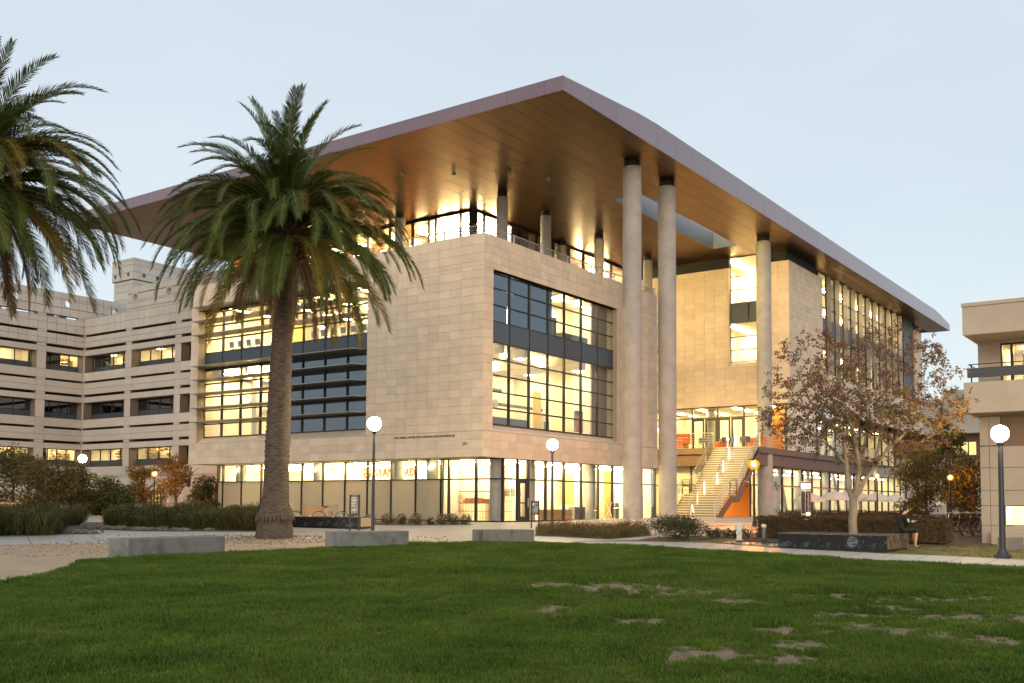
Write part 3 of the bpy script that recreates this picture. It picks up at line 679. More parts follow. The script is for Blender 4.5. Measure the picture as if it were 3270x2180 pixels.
RAILLED = emitter('lit_rail_post', (1, .80, .48), 24)
for x, z in ((21.9, .85), (23.0, 1.55), (25.0, 2.2), (26.0, 3.05), (27.0, 3.95), (28.1, 4.93)): MB().box(x-.045, x-.025, -.74, -.70, z+.12, z+.88).build('lit_post', RAILLED, stair)
MB().tube([(19.0, -1.75, .86), (16.1, -3.2, .52)], .03, 6).build('lit_rail', RAILLED, stair)
mb = MB(); mb.tube([(19.2, -1.55, 0), (19.2, -1.55, .85), (19.3, -1.6, .95), (15.9, -3.3, .55), (15.8, -3.4, .45), (15.8, -3.4, -.05)], .028, 6); mb.build('handrail', STEEL, stair)
# ------------------------------------------------------------------ ground
SOIL = mat('dry_soil', (.17, .12, .07), .95, c2=(.10, .085, .03), scale=1.1, thr=(.4, .6), bump=.3, bscale=22)
PAVE = mat('plaza_concrete', (.40, .36, .31), .55, var=.09, scale=.5, bump=.05, bscale=14)
PATHM = mat('path_concrete', (.43, .41, .385), .5, var=.08, scale=.6, bump=.04, bscale=14)
DIRT = mat('tan_gravel', (.42, .31, .205), .95, var=.16, scale=1.6, bump=.5, bscale=40)
MULCH = mat('bark_mulch', (.085, .055, .035), .95, var=.4, scale=9, bump=.6, bscale=30)
VERGE = mat('dry_grass_ground', (.17, .14, .05), .95, c2=(.085, .10, .025), scale=1.3, thr=(.42, .6), bump=.4, bscale=26)
sheet('ground', [(-400, -400), (500, -400), (500, 500), (-400, 500)], -.006, SOIL)
sheet('plaza', [(-60, 30), (-40, 6), (-24, 1.5), (-21.57, 2.36), (-18.84, .57), (-15.8, -1.1), (-13.15, -3.5), (-11.3, -7.2), (-9.9, -9.0), (-9.2, -10.2), (-7.3, -11.4), (-4.3, -12.9), (.4, -13.6), (12, -13.5), (60, -13.5), (75, -2), (75, 1), (0, 1), (1.9, 22), (14, 22), (14, 54), (-60, 54)], .004, PAVE)
sheet('path', [(-9.9, -9.0), (-9.2, -10.2), (-7.6, -11.9), (-7.2, -12.4), (-6.3, -14.2), (-6.5, -15.1), (-7.0, -17.0), (-7.2, -20.4), (-7.1, -22.1), (-7.5, -24.1), (-9, -34), (-15, -40), (-12.2, -26), (-12.1, -23.5), (-10.9, -20.2), (-9.85, -18.2), (-9.6, -16), (-9.2, -14), (-9.3, -12.2), (-9.95, -9.75)], .008, PATHM)
sheet('path', [(-60, 24), (-40, 5), (-24, 1.5), (-21.57, 2.36), (-18.84, .57), (-15.8, -1.1), (-13.15, -3.5), (-12.0, -1), (-12.3, 1.6), (-14, 3.3), (-15.9, 4.6), (-17.6, 5.05), (-19.3, 6.5), (-26, 10), (-44, 30)], .008, PATHM)
sheet('dirt_patch', [(-60, 22), (-40, 4), (-24, 1.4), (-21.57, 2.3), (-18.84, .5), (-15.8, -1.1), (-13.15, -3.5), (-11.4, -7.2), (-11.0, -9.2), (-13.5, -8.2), (-16.3, -7.8), (-20.1, -7.5), (-23.3, -7.3), (-25, -8), (-28, -12), (-34, -15), (-60, -18)], .012, DIRT)
sheet('dry_verge', [(-7.6, -11.9), (-5.9, -12.2), (-5.2, -13.6), (-4.9, -16.3), (-4.4, -18.6), (-3.0, -20.2), (-2.2, -21.2), (-1.2, -21.6), (-.5, -23), (-.5, -40), (-8.5, -36), (-7.5, -24.1), (-7.1, -22.1), (-7.2, -20.4), (-7.0, -17.0), (-6.5, -15.1), (-6.3, -14.2), (-7.2, -12.4)], .008, VERGE)
sheet('paving_patch', [(-5.9, -14.5), (-5.1, -14.7), (-5.3, -16.6), (-6.4, -16.6)], .012, PATHM)
sheet('planting_bed', [(-7.4, -8.0), (-7.0, -10.9), (-4.6, -11.3), (-1.2, -9.4), (-3.4, -5.4)], .016, MULCH)
sheet('planting_bed', [(-6.9, -11.9), (-6.6, -13.3), (-4.0, -13.6), (-3.0, -15.2), (-2.0, -14.2), (-3.4, -12.6), (-5.4, -11.7)], .016, MULCH)
sheet('planting_bed', [(-4.9, -14.8), (-3.2, -14.4), (10, -12.0), (12, -16), (0, -23.5), (-3.0, -21), (-4.2, -18.6)], .016, MULCH)
sheet('planting_bed', [(-19.3, 6.8), (-17.6, 5.0), (-16.7, 4.6), (-16.2, 5.6), (-14.0, 10.4), (-20, 18), (-30, 22), (-27, 12)], .016, MULCH)
sheet('planting_bed', [(-15.7, 8.0), (-15.5, 6.6), (-14.9, 4.6), (-13.2, 2.3), (-12.3, 1.2), (-8.5, 5.2), (-9.5, 10), (-13, 12)], .016, MULCH)
sheet('planting_bed', [(-6.0, 1.4), (-4.9, -.7), (-2.9, -1.8), (.3, 2), (1, 9), (-.5, 9)], .016, MULCH)
for k, (x0, x1, y0, y1, z) in enumerate(((2.5, 27, -10.5, -1.2, .045), (6.0, 27, -9, -.9, .09), (9.5, 28, -7.5, -.7, .13))):
    tag(bevel(MB().box(x0, x1, y0, y1, -.3, z).build('plinth_step', PAVE), .02), kind='structure')
JOINT = mat('paving_joint', (.20, .18, .155), .9)
mb = MB()
def joint(x0, y0, x1, y1, w=.035):
    n = max(1, int(math.hypot(x1-x0, y1-y0))); dx, dy = x1-x0, y1-y0; q = math.hypot(dx, dy); sx, sy = -dy/q*w/2, dx/q*w/2
    P = [(x0+dx*k/n, y0+dy*k/n) for k in range(n+1)]
    for (a, b), (c, d) in zip(P, P[1:]): mb.faces([(a-sx, b-sy, gz(a, b)+.0105), (c-sx, d-sy, gz(c, d)+.0105), (c+sx, d+sy, gz(c, d)+.0105), (a+sx, b+sy, gz(a, b)+.0105)], [(0,1,2,3)])
for k in range(13): joint(-12.6+.9*k, -9.0+.2*k-max(0, k-5)*.45, -12.6+.9*k, -.4)
for k in range(7): joint(-11+.3*k, -8.2+1.25*k, -1.5, -8.2+1.25*k) if k > 2 else joint(-10.6, -8.2+1.25*k, -7.5, -8.2+1.25*k)
for k in range(16): u = k*1.5; joint(-9.45-.1*k*(k > 9), -13.2-.95*k, -7.0, -13.0-.95*k)
for k in range(12): joint(-18.9-2*k+.0, .75+1.0*k, -17.3-1.5*k, 4.6+1.2*k)
tag(mb.build('paving_joints', JOINT), kind='structure')
GRASSB = mat('lawn_soil', (.19, .135, .075), .95, var=.5, scale=8, bump=.5, bscale=30)

# ------------------------------------------------------------------ left building: bands of pale precast with slots and strip windows
LB = empty('office_building', (0, 0, 0), 0, 'pale concrete building with dark slots and strip windows, behind the palms at left', 'building')
XC, YC = 13.4, 55.0
def facade(ax, c, bays, pier_end, lit, u_top):
    holes = []; wins = []
    for b, (a, e) in enumerate(bays):
        for r, s in enumerate((12.38, 8.17, 3.96)):
            holes.append((a, e, s, s+1.52)); wins.append((a, e, s, r, b)); holes.append((a, e, s+2.02, s+2.24))
            if r == 0: holes.append((a, e, 15.6, 15.8))
            holes.append((a, e, s-.94, s-.76) if r < 2 else (a, e, s-.3, s-.3))
    lo = min(b[0] for b in bays)-.9; hi = pier_end
    holes = [h for h in holes if h[3] > h[2]]
    w = wall('facade_wall', LB, ax, c+.03, lo, hi, -.6, u_top, holes, .85, CONC_LD)
    ue = sorted({lo, hi} | {v for b in bays for v in b}); fine = []
    for p, q in zip(ue, ue[1:]):
        n = max(1, round((q-p)/.82)); fine += [p+(q-p)*k/n for k in range(n)]
    fine.append(hi)
    clad(w, ax, c+.03, fine, [14.65, 15.13, 15.6, 15.8, 16.5, u_top-.02], holes, .03, .03, CONC_L, 'cladding_panel', 230)
    zs = sorted({-.6, 2.2, 3.1, 14.65} | {z for s in (12.38, 8.17, 3.96) for z in (s-.76, s, s+1.52, s+2.02, s+2.24, s+2.75, s-.94)}); zs = [z for z in zs if z <= 14.65]
    clad(w, ax, c+.03, ue, zs, holes, .025, .03, CONC_L, 'cladding_panel', 300)
    mb = MB()
    for a, e in bays:
        for s in (12.38, 8.17, 3.96): slab(mb, ax, c, a, e, s+2.0, s+2.26, .9, 1.0); slab(mb, ax, c, a, e, s-.96, s-.74, .9, 1.0)
        slab(mb, ax, c, a, e, 15.58, 15.82, .9, 1.0)
    mb.build('slot_shade_back', BLACK, w)  # black sheet puts the shade deep in the slots into colour
    for a, e, s, r, b in wins:
        g = glazing('strip_window', w, ax, c+.86, [a+(e-a)*k/4 for k in range(5)], [s-.02, s+.56, s+1.53], GLB if (r, b) not in lit else GL, panel={0: SPAND}, mw=.06, md=.1)
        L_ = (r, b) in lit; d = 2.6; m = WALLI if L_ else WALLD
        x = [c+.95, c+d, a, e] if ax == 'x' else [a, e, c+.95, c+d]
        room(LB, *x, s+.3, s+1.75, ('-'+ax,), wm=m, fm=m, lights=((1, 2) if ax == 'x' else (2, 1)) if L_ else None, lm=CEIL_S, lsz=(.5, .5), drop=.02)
        if L_:
            mb = MB(); f0 = lit[(r, b)]
            q0 = a+(e-a)*f0[0]; q1 = a+(e-a)*f0[1]
            for k in range(4): slab(mb, ax, c, q0, q1, s+.62+.24*k, s+.645+.24*k, 1.7, 2.1)
            for k in range(26):
                u = q0+(q1-q0)*R.random(); z = s+.645+.24*R.randrange(4); slab(mb, ax, c, u, u+.12, z, z+.06+.12*R.random(), 1.75, 2.0)
            mb.build('stocked_shelf', WOODI, g)
            q0 = a+(e-a)*f0[2]; q1 = a+(e-a)*f0[3]; t = MB(); slab(t, ax, c, q0, q1, s+.3, s+1.75, 1.02, 1.1); t.build('dark_partition', WALLD, g)
    return w, holes
w2_, _ = facade('x', XC, [(48.75, 54.9), (41.9, 47.9), (35.05, 41.1), (28.2, 34.25)], 55.0, {(0, 0): (.05, .5, .62, 1.0), (0, 1): (.05, .3, .0, .12), (2, 0): (.3, .6, 0, .12), (2, 1): (.1, .95, 0, .02)}, 17.26)
w1_, _ = facade('y', YC, [(-11.5, -4.7), (-3.85, 2.15), (3.0, 9.0), (9.85, 13.35)], 13.42, {(0, 2): (.02, .35, .97, 1), (0, 3): (.55, .95, 0, .52), (2, 2): (.4, .9, 0, .02), (2, 3): (.5, .95, 0, .25)}, 17.04)
# upper screens with round openings
def screen(ax, c, u0, u1, z0, z1, hs):
    us_ = [u0+(u1-u0)*k/round((u1-u0)/.82) for k in range(round((u1-u0)/.82)+1)]; zs_ = [z0+(z1-z0)*k/3 for k in range(4)]
    hl = [(h-.41, h+.41, 18.38-.41, 18.38+.41) for h in hs]
    w = wall('screen_wall', LB, ax, c+.03, u0, u1, z0, z1, hl, .4, CONC_LD)
    clad(w, ax, c+.03, us_, zs_, hl, .03, .03, CONC_L, 'screen_panel', 200)
    for h in hs:
        mb = MB(); n = 24; P = (lambda u, z, d: (c+d, u, z)) if ax == 'x' else (lambda u, z, d: (u, c+d, z))
        ring = [(h+.34*math.cos(2*math.pi*i/n), 18.38+.34*math.sin(2*math.pi*i/n)) for i in range(n)]
        sq = []
        for i in range(n):
            a = 2*math.pi*i/n; q = .405/max(abs(math.cos(a)), abs(math.sin(a))); sq.append((h+q*math.cos(a), 18.38+q*math.sin(a)))
        vs_ = [P(u, z, 0) for u, z in ring]+[P(u, z, 0) for u, z in sq]+[P(u, z, .42) for u, z in ring]+[P(u, z, .42) for u, z in sq]
        fs_ = []
        for i in range(n):
            j = (i+1) % n; fs_ += [(i, j, n+j, n+i), (i, 2*n+i, 2*n+j, j), (2*n+i, 3*n+i, 3*n+j, 2*n+j)]
        mb.faces(vs_, fs_); mb.build('round_opening', CONC_L, w)
screen('y', YC, -12.4, 17.6, 17.25, 19.32, [-2.4, 2.34, 7.06, 11.78, 16.45]); screen('x', XC, 28.2, 48.66, 17.5, 19.34, [47.6, 42.9, 38.2])
mb = MB(); mb.box(XC+.05, XC+.5, 28.2, 48.66, 17.24, 17.5); mb.build('screen_foot', CONC_L, LB)
mb = MB()
for x in (-12, -4.3, 2.6, 9.4, 13.1): mb.box(x-.35, x+.35, YC+.05, YC+.4, 17.02, 17.26)
mb.build('screen_post', CONC_L, LB)
mb = MB(); mb.box(XC+2.9, 40, 26, 60, -.6, 17.0); mb.box(-14, XC+2.9, YC+2.9, 70, -.6, 16.9); mb.box(XC+.9, XC+2.9, 26, YC+.8, 16.6, 16.95); mb.box(-14, XC+.9, YC+.9, YC+2.9, 16.6, 16.9); mb.build('building_core', CONC_L, LB)
mb = MB()
for k in range(8): mb.box(4+1.2*k, 4.7+1.2*k, 57.5, 58.5, 16.9, 17.5+.5*R.random())
mb.build('roof_plant', STEEL, LB)
for y in (52.02, 45.9, 39.6):
    mb = MB(); n = 20; pr_ = [(y+.28*math.cos(2*math.pi*i/n), 2.45+.42*math.sin(2*math.pi*i/n)) for i in range(n)]
    mb.poly([(XC-.004, u, z) for u, z in pr_]); o = mb.build('vent_shade_disc', BLACK, w2_); s_ = o.modifiers.new('t', 'SOLIDIFY'); s_.thickness = .02  # flat black disc painted for the dark of a hole
    mb = MB(); mb.tube([(XC-.01, u, z) for u, z in pr_+pr_[:1]], .05, 6); mb.build('vent_ring', CONC_L, o)
glazing('strip_window', w2_, 'x', XC-.06, [43.2, 43.6, 44.4, 45.2, 46.0, 46.9], [-.1, .9, 1.8], lambda i, j: GLB if i > 2 else GL, mw=.06)
MB().box(XC-.03, XC-.01, 43.2, 44.5, 0, 1.8).build('window_glow', emitter('window_glow', (1, .74, .26), 1.25), w2_)  # added glowing sheet in place of a lit room behind the glass

# tower block behind it
TW = empty('concrete_tower', (0, 0, 0), 0, 'light grey concrete tower block with portholes, rising behind the stepped building', 'building')
mb = MB(); mb.box(29.75, 41, 72.2, 75.9, 14, 26.3); mb.box(29.6, 41.2, 72.07, 76.15, 26.1, 28.3); mb.build('tower_wall', CONC_LD, TW)
GREYC = mat('cool_grey_precast', (.46, .46, .44), .8, var=.05, scale=.5, tint=.04)
zs_ = [26.12, 26.98, 27.75, 28.3]
clad(TW, 'x', 29.6, [72.07, 76.15], zs_, [], .035, .03, GREYC, 'tower_panel', 60); clad(TW, 'y', 72.07, [29.6, 30.4, 35.5, 41.2], zs_, [], .035, .03, GREYC, 'tower_panel', 60)
zs_ = [14, 15.5, 17, 18.5, 20, 21.5, 23, 23.9, 24.8, 25.6, 26.05]
clad(TW, 'x', 29.75, [72.2, 75.9], zs_, [], .035, .03, GREYC, 'tower_panel', 60); clad(TW, 'y', 72.2, [29.75, 30.5, 35.6, 41], zs_, [], .035, .03, GREYC, 'tower_panel', 60)
mb = MB(); mb.box(29.55, 41.3, 72.02, 76.2, 28.3, 28.55); mb.build('parapet', GREYC, TW)
for ax, c, u in (('x', 29.57, 75.45), ('x', 29.57, 72.94), ('y', 72.04, 30.95), ('y', 72.04, 32.75), ('y', 72.04, 36)):
    P = (lambda u_, z, d: (c+d, u_, z)) if ax == 'x' else (lambda u_, z, d: (u_, c+d, z)); n = 18
    pts = [P(u+.27*math.cos(2*math.pi*i/n), 26.72+.27*math.sin(2*math.pi*i/n), -.005) for i in range(n)]
    o = MB().poly(pts).build('porthole', GLB, TW); o.data.materials[0] = SPAND; q = o.modifiers.new('t', 'SOLIDIFY'); q.thickness = .02
    MB().tube(pts+pts[:1], .035, 5).build('porthole_ring', GREYC, o)

# ------------------------------------------------------------------ right building: tan slabs with a balcony
RB = empty('tan_building', (0, 0, 0), 0, 'tan concrete building with a balcony and lit windows at the right edge', 'building')
mb = MB(); mb.box(-1.56, 14, -40, -21.46, 6.66, 7.62); mb.box(-1.6, 14, -40, -21.43, 7.62, 7.75); bevel(mb.build('roof_slab', TAN, RB), .015)
mb = MB(); mb.box(-1.56, 14, -40, -21.46, 4.02, 5.06); bevel(mb.build('floor_slab', TAN, RB), .015)
wall('upper_wall', RB, 'x', .44, -40, -21.55, 5.06, 6.66, [(-40, -22.27, 5.06, 6.6)], .3, TAN)
glazing('window', RB, 'x', .6, [-27, -25.4, -24, -22.62, -22.27], [5.08, 6.58], GL, mw=.09)
room(RB, .75, 4, -27, -22.2, 5.06, 6.64, ('-x',), lights=(1, 3), lm=CEIL_S, lsz=(.9, .5), drop=.02)
mb = MB(); SH = (1.9, 2.3)
for k in range(5): mb.box(*SH, -27, -22.75, 5.1+.3*k, 5.13+.3*k)
for k in range(5): mb.box(*SH, -22.8-k*1.05, -22.76-k*1.05, 5.1, 6.5)
bs = mb.build('book_shelf', WOODI, RB)
BK = [mat('book_spine', c, .7) for c in ((.5, .4, .25), (.25, .12, .06), (.12, .14, .12), (.55, .5, .42))]
for q in range(4):
    mb = MB()
    for k in range(70):
        y = -22.85-4*R.random(); z = 5.13+.3*R.randrange(4); mb.box(1.92, 2.1, y, y+.045, z, z+.16+.08*R.random())
    tag(mb.build('books', BK[q], bs), kind='stuff')
DWOOD = mat('dark_timber', (.05, .055, .065), .7, var=.25, scale=3, stretch=(1, .3, 6))
mb = MB(); mb.box(-1.56, -1.44, -40, -21.58, 5.22, 5.53); bal = mb.build('balcony_rail', DWOOD, RB)
mb = MB(); mb.tube([(-1.5, -40, 5.66), (-1.5, -21.62, 5.66)], .018, 6); mb.tube([(-1.5, -21.62, 5.66), (.4, -21.62, 5.66)], .018, 6)
for y in (-21.7, -24, -26.5): mb.box(-1.5, -1.46, y-.02, y+.02, 5.06, 5.66)
mb.build('hand_rail', DARKF, bal)
wl = wall('lower_wall', RB, 'x', -.33, -40, -21.72, -.7, 4.02, [(-40, -22.36, 2.98, 3.97), (-26, -22.42, .26, .93)], .35, CONC_LD)
clad(wl, 'x', -.33, [-40, -36, -32, -28, -25, -22.0, -21.7], [-.7, .26, 1.45, 2.22, 2.95, 4.0], [(-40, -22.36, 2.98, 3.97), (-26, -22.42, .26, .93)], .015, .04, TAN, 'wall_panel', 60)
MB().box(-.3, 12, -21.74, -21.71, -.7, 4.0).build('end_wall', TAN, RB)
MB().box(-.2, -.1, -40, -22.36, 2.98, 3.97).build('dark_panel', BRONZE, wl)
glazing('window', wl, 'x', -.2, [-26, -24.2, -22.42], [.26, .93], GL, mw=.05)
room(RB, -.02, 2.2, -26, -22.3, 0, 1.3, ('-x',), lights=(1, 3), lm=CEIL_L, lsz=(.7, .5), drop=.01)
mb = MB()
for z in (.45, .62, .8): mb.box(1.2, 1.5, -26, -22.75, z, z+.02)
for k in range(30):
    y = -22.8-3*R.random(); z = (.47, .64, .82)[k % 3]; mb.box(1.22, 1.4, y, y+.07, z, z+.1+.05*R.random())
mb.build('stocked_shelf', WOODI, wl)
mb = MB(); mb.box(-.72, -.39, -40, -22.05, -.7, .06); bevel(mb.build('wall_plinth', TAN, RB), .02)
mb = MB(); mb.box(2.4, 14, -40, -22, -.7, 5); mb.box(.3, 14, -39, -27.2, 5, 6.7); mb.build('building_core', TAN, RB)

# patterned block far behind on the right
PB = empty('patterned_building', (0, 0, 0), 0, 'distant low building with patterned concrete block parapet and lit windows, right of the bronze roof', 'building')
mb = MB(); mb.box(95, 110, -14, .36, 10.7, 15.3); mb.box(95.2, 110, .9, 9, 10.7, 14.2); mb.box(94.2, 110, -14, 9, 9.9, 10.7); mb.box(96.5, 110, -14, 9, -1, 9.9); pbw = mb.build('building_wall', CONC_L, PB)
mb = MB()
for i in range(9):
    for j in range(6):
        y = .1-i*.72; z = 10.9+.72*j
        mb.box(94.9, 95, y-.58, y, z+.5, z+.58); mb.box(94.9, 95, y-.58, y-.5, z, z+.5); mb.box(94.9, 95, y-.36, y-.02, z+.22, z+.3); mb.box(94.9, 95, y-.1, y-.02, z, z+.22); mb.box(94.9, 95, y-.36, y-.1, z, z+.08)
tag(mb.build('relief_blocks', CONC_L, pbw), kind='stuff')
mb = MB()
for k in range(12): mb.box(95.1, 95.2, .95, 8.9, 10.8+.28*k, 10.9+.28*k)
mb.build('louvre_screen', CONC_L, pbw)
MB().box(96.38, 96.5, -14, 9, 7.0, 9.9).build('timber_band', BRONZE, PB)
for a, b in ((-1.25, -.3), (-2.15, -1.4), (-3.1, -2.3), (-5, -4)):
    f = MB().box(96.3, 96.4, a-.06, b+.06, 7.2, 9.0).build('window', DARKF, PB); MB().box(96.25, 96.3, a, b, 7.3, 8.9).build('pane', MATS['window_glow'], f)  # panes glow by themselves, no lit room behind
mb = MB(); mb.box(96.0, 96.4, 1.7, 2.4, 8.05, 8.7); ac = mb.build('wall_air_conditioner', CONC_L, PB)
mb = MB()
for k in range(5): mb.box(95.98, 96.0, 1.78, 2.32, 8.12+.11*k, 8.17+.11*k)
mb.build('grille', BLACK, ac)
MB().box(96.3, 96.38, 2.6, 3.3, 6.9, 9.0).build('door', BRONZE, PB)

# low white wall with railing in front of the office building
LW = empty('low_wall', (0, 0, 0), 0, 'long low white wall with a steel railing in front of the office building', 'wall')
MB().box(8.6, 8.85, 37, 60, -.3, .62).build('wall_body', mat('white_render', (.62, .57, .5), .8, var=.05), LW)
MB().box(8.55, 8.9, 37, 60, .62, .68).build('coping', CONC_L, LW)
railing(LW, [(8.7, 22.5, -.05), (8.7, 36.8, -.05)], .85, 4, 1.6, STEEL, r=.03)
# ------------------------------------------------------------------ lamps
def globe_lamp(x, y, H, r, label, wide=False, post=.055):
    o = empty('street_lamp', (x, y, gz(x, y)), 0, label, 'street lamp', 'white globe street lamps')
    MB().tube([(0, 0, 0), (0, 0, H-r*.8)], [post*1.15, post*.9], 12).build('post', POSTG, o)
    if wide:
        b = MB(); b.box(-.19, .19, -.19, .19, -.02, .1); b.lathe([(.16, .1), (.16, .17), (.12, .19), (.12, .26), (.06, .28)], (0, 0, 0), 16); b.build('base', POSTG, o)
    else: MB().lathe([(.11, 0), (.11, .06), (.07, .09)], (0, 0, 0), 14).build('base', POSTG, o)
    MB().lathe([(post, 0), (.1, .05), (.11, .1)], (0, 0, H-r-.1), 14).build('collar', POSTG, o)
    MB().sphere((0, 0, H), r, 24, 14).build('globe', GLOBE, o)
globe_lamp(-7.18, -23.51, 3.47, .235, 'white globe lamp with a stepped base, in front of the tan building', True, .075)
globe_lamp(-11.62, -3.95, 4.02, .25, 'white globe lamp on a tall slate post, behind the middle concrete block')
globe_lamp(-3.41, -6.15, 3.42, .225, 'white globe lamp rising from the rust-red flower bed')
globe_lamp(.05, 33.1, 3.72, .26, 'white globe lamp in front of the strip windows of the office building', False, .07)
def sodium_lamp(x, y, H, r, label, horn=False):
    o = empty('lantern_post', (x, y, gz(x, y)), 0, label, 'lantern', 'orange lantern posts')
    MB().tube([(0, 0, 0), (0, 0, H-r)], [.06, .04], 10).build('post', POSTB, o)
    MB().lathe([(.09, 0), (.09, .2), (.06, .24)], (0, 0, 0), 12).build('base', POSTB, o)
    q = MB().lathe([(r*.55, -r), (r*.9, -r*.55), (r, 0), (r*.75, r*.55)], (0, 0, H), 12, True).build('lantern', SHELL, o); MB().sphere((0, 0, H-.1*r), r*.36, 10, 7).build('bulb', SODIUM, q)
    MB().lathe([(r*.8, r*.56), (r*.85, r*.66), (r*.1, r*1.0)], (0, 0, H), 8, False).build('cap', POSTB, o)
    if horn:
        c = MB(); c.obox((-.16, .16, H-.82), .3, .03, .03, rad(135)); c.sphere((-.24, .26, H-.92), .13, 12, 8); c.lathe([(.13, -.88), (.15, -.84), (.11, -.78)], (-.24, .26, H), 12); c.build('camera_dome', BRONZE, o)
sodium_lamp(4.36, -11.63, 2.75, .25, 'orange lantern on a black post with a camera dome, beside the outdoor stair', True)
sodium_lamp(31.5, -9.3, 2.95, .19, 'orange lantern on a thin black post just right of the autumn tree')
sodium_lamp(15.2, -17.4, 2.35, .16, 'small orange lantern among the trees left of the tan building')
sodium_lamp(4.65, 31.8, 2.85, .23, 'orange lantern between the two orange maples at left')
o = empty('bollard_light', (11.5, 36.5, 0), 0, 'small low orange light near the railing at the left of the shopfront', 'bollard light')
MB().lathe([(.09, -.1), (.09, .4)], (0, 0, 0), 12).build('post', POSTB, o); q = MB().sphere((0, 0, .55), .15, 14, 9).build('lens', SHELL, o); MB().sphere((0, 0, .55), .05, 10, 7).build('bulb', SODIUM, q)

# ------------------------------------------------------------------ concrete seat blocks
def block(pts, h, m, label):
    # four ground corners, front pair first
    o = MB(); z = min(gz(*p) for p in pts)-.1; zt = gz(*pts[0])+h
    v = [(*p, z) for p in pts]+[(*p, zt) for p in pts]
    o.faces(v, [(0,3,2,1), (4,5,6,7), (0,1,5,4), (1,2,6,5), (2,3,7,6), (3,0,4,7)])
    q = o.build('seat_block', m); bevel(q, .025, 2); tag(q, label, 'concrete block', 'concrete seat blocks along the lawn')
    return q
block([(-23.10, -6.53), (-19.95, -6.30), (-20.02, -5.55), (-23.2, -5.85)], .52, CONC, 'longest grey concrete block, left of the palm trunk at the lawn edge')
block([(-16.08, -7.03), (-13.93, -7.67), (-13.75, -6.95), (-16.22, -6.3)], .53, CONC, 'grey concrete block right of the palm trunk, in front of the directory sign')
block([(-11.43, -8.97), (-10.2, -9.89), (-9.85, -9.35), (-11.52, -8.3)], .47, CONCR, 'short concrete block with rusty stains, beside the flower bed')
q = bevel(MB().box(-.38, .38, -.18, .18, -.06, .4).build('utility_box', mat('utility_grey', (.2, .18, .17), .6, var=.08), None, (-2.85, -23.0, gz(-2.9, -23)), (0, 0, rad(-30))), .015)
tag(q, 'small grey utility box behind the lamp base at right', 'utility box')

# ------------------------------------------------------------------ black granite planter walls etched with pictures
GRAN = mat('polished_black_granite', (.016, .016, .018), .16, spec=.6)
def etched(i):
    m = mat('etched_granite', (.016, .016, .018), .2, c2=(.06, .067, .074), scale=1.9+.8*i, thr=(.52+.02*(i % 3), .60+.02*(i % 3)), world=False, stretch=(1, 1+.5*(i % 2), 1.4)); return m
ETCH = [etched(i) for i in range(5)]
TANREFL = [mat('tan_reflection', (.20, .15, .115), .4, c2=(.055, .04, .03), scale=4+2*i, thr=(.5, .55), world=False, metal=.3) for i in range(3)]  # tan of a reflection put into the end panels' colour
TOPC = mat('polished_coping', (.12, .115, .11), .18)
def planter(corner, ang, ln, wd, h, nl, nw, endm, label, holes=True):
    """corner = front right; length runs along local -x, end face along local y"""
    o = empty('granite_planter', (*corner, gz(*corner)), ang, label, 'planter wall')
    zb = -.25; mb = MB(); t = .42
    def ring(z0, z1, ins):
        mb.box(-ln+ins, -ins, ins, t, z0, z1); mb.box(-ln+ins, -ins, wd-t, wd-ins, z0, z1); mb.box(-t, -ins, t, wd-t, z0, z1); mb.box(-ln+ins, -ln+t, t, wd-t, z0, z1)
    ring(zb, .11, .03); mb.build('plinth', GRAN, o)
    mb = MB(); ring(.11, h-.03, .012); core = mb.build('core', GRAN, o)
    mb = MB(); mb.box(-ln-.01, .01, -.01, t+.01, h-.03, h); mb.box(-ln-.01, .01, wd-t, wd+.01, h-.03, h); mb.box(-t-.01, .01, t+.01, wd-t, h-.03, h); mb.box(-ln-.01, -ln+t+.01, t+.01, wd-t, h-.03, h); mb.build('coping', TOPC, o)
    MB().box(-ln+t, -t, t, wd-t, -.1, h-.14).build('soil', MULCH, o)
    for k in range(nl):
        a, b = -ln+ln*k/nl+.008, -ln+ln*(k+1)/nl-.008
        MB().box(-(b-a)/2, (b-a)/2, -.012, .012, -(h-.15)/2, (h-.15)/2).build('etched_panel', ETCH[k % 5], o, ((a+b)/2, 0, .11+(h-.15)/2))
    for k in range(nw):
        a, b = wd*k/nw+.008, wd*(k+1)/nw-.008
        MB().box(-.012, .012, -(b-a)/2, (b-a)/2, -(h-.15)/2, (h-.15)/2).build('tan_panel' if endm is TANREFL else 'etched_panel', endm[k % len(endm)], o, (0, (a+b)/2, .11+(h-.15)/2))
    return o
pr_ = planter((-6.94, -20.35), rad(-91.5), 3.4, 2.12, .54, 5, 3, TANREFL, 'black granite planter wall with etched panels round the autumn tree')
g = [o for o in pr_.children if o.name.startswith('etched_panel')][3]
mb = MB(); n = 22; mb.poly([(.17*math.cos(2*math.pi*i/n)-.02, -.016, .17*math.sin(2*math.pi*i/n)) for i in range(n)]); mb.build('etched_globe', mat('etched_globe', (.05, .055, .06), .25, c2=(.15, .165, .18), scale=7, thr=(.45, .55), world=False, stretch=(.5, 1, 2)), g)
planter((-8.87, -.72), rad(-76), 4.2, .9, .50, 6, 1, [mat('pale_end_panel', (.42, .33, .2), .3)], 'black granite planter wall with etched panels, right of the palm trunk')

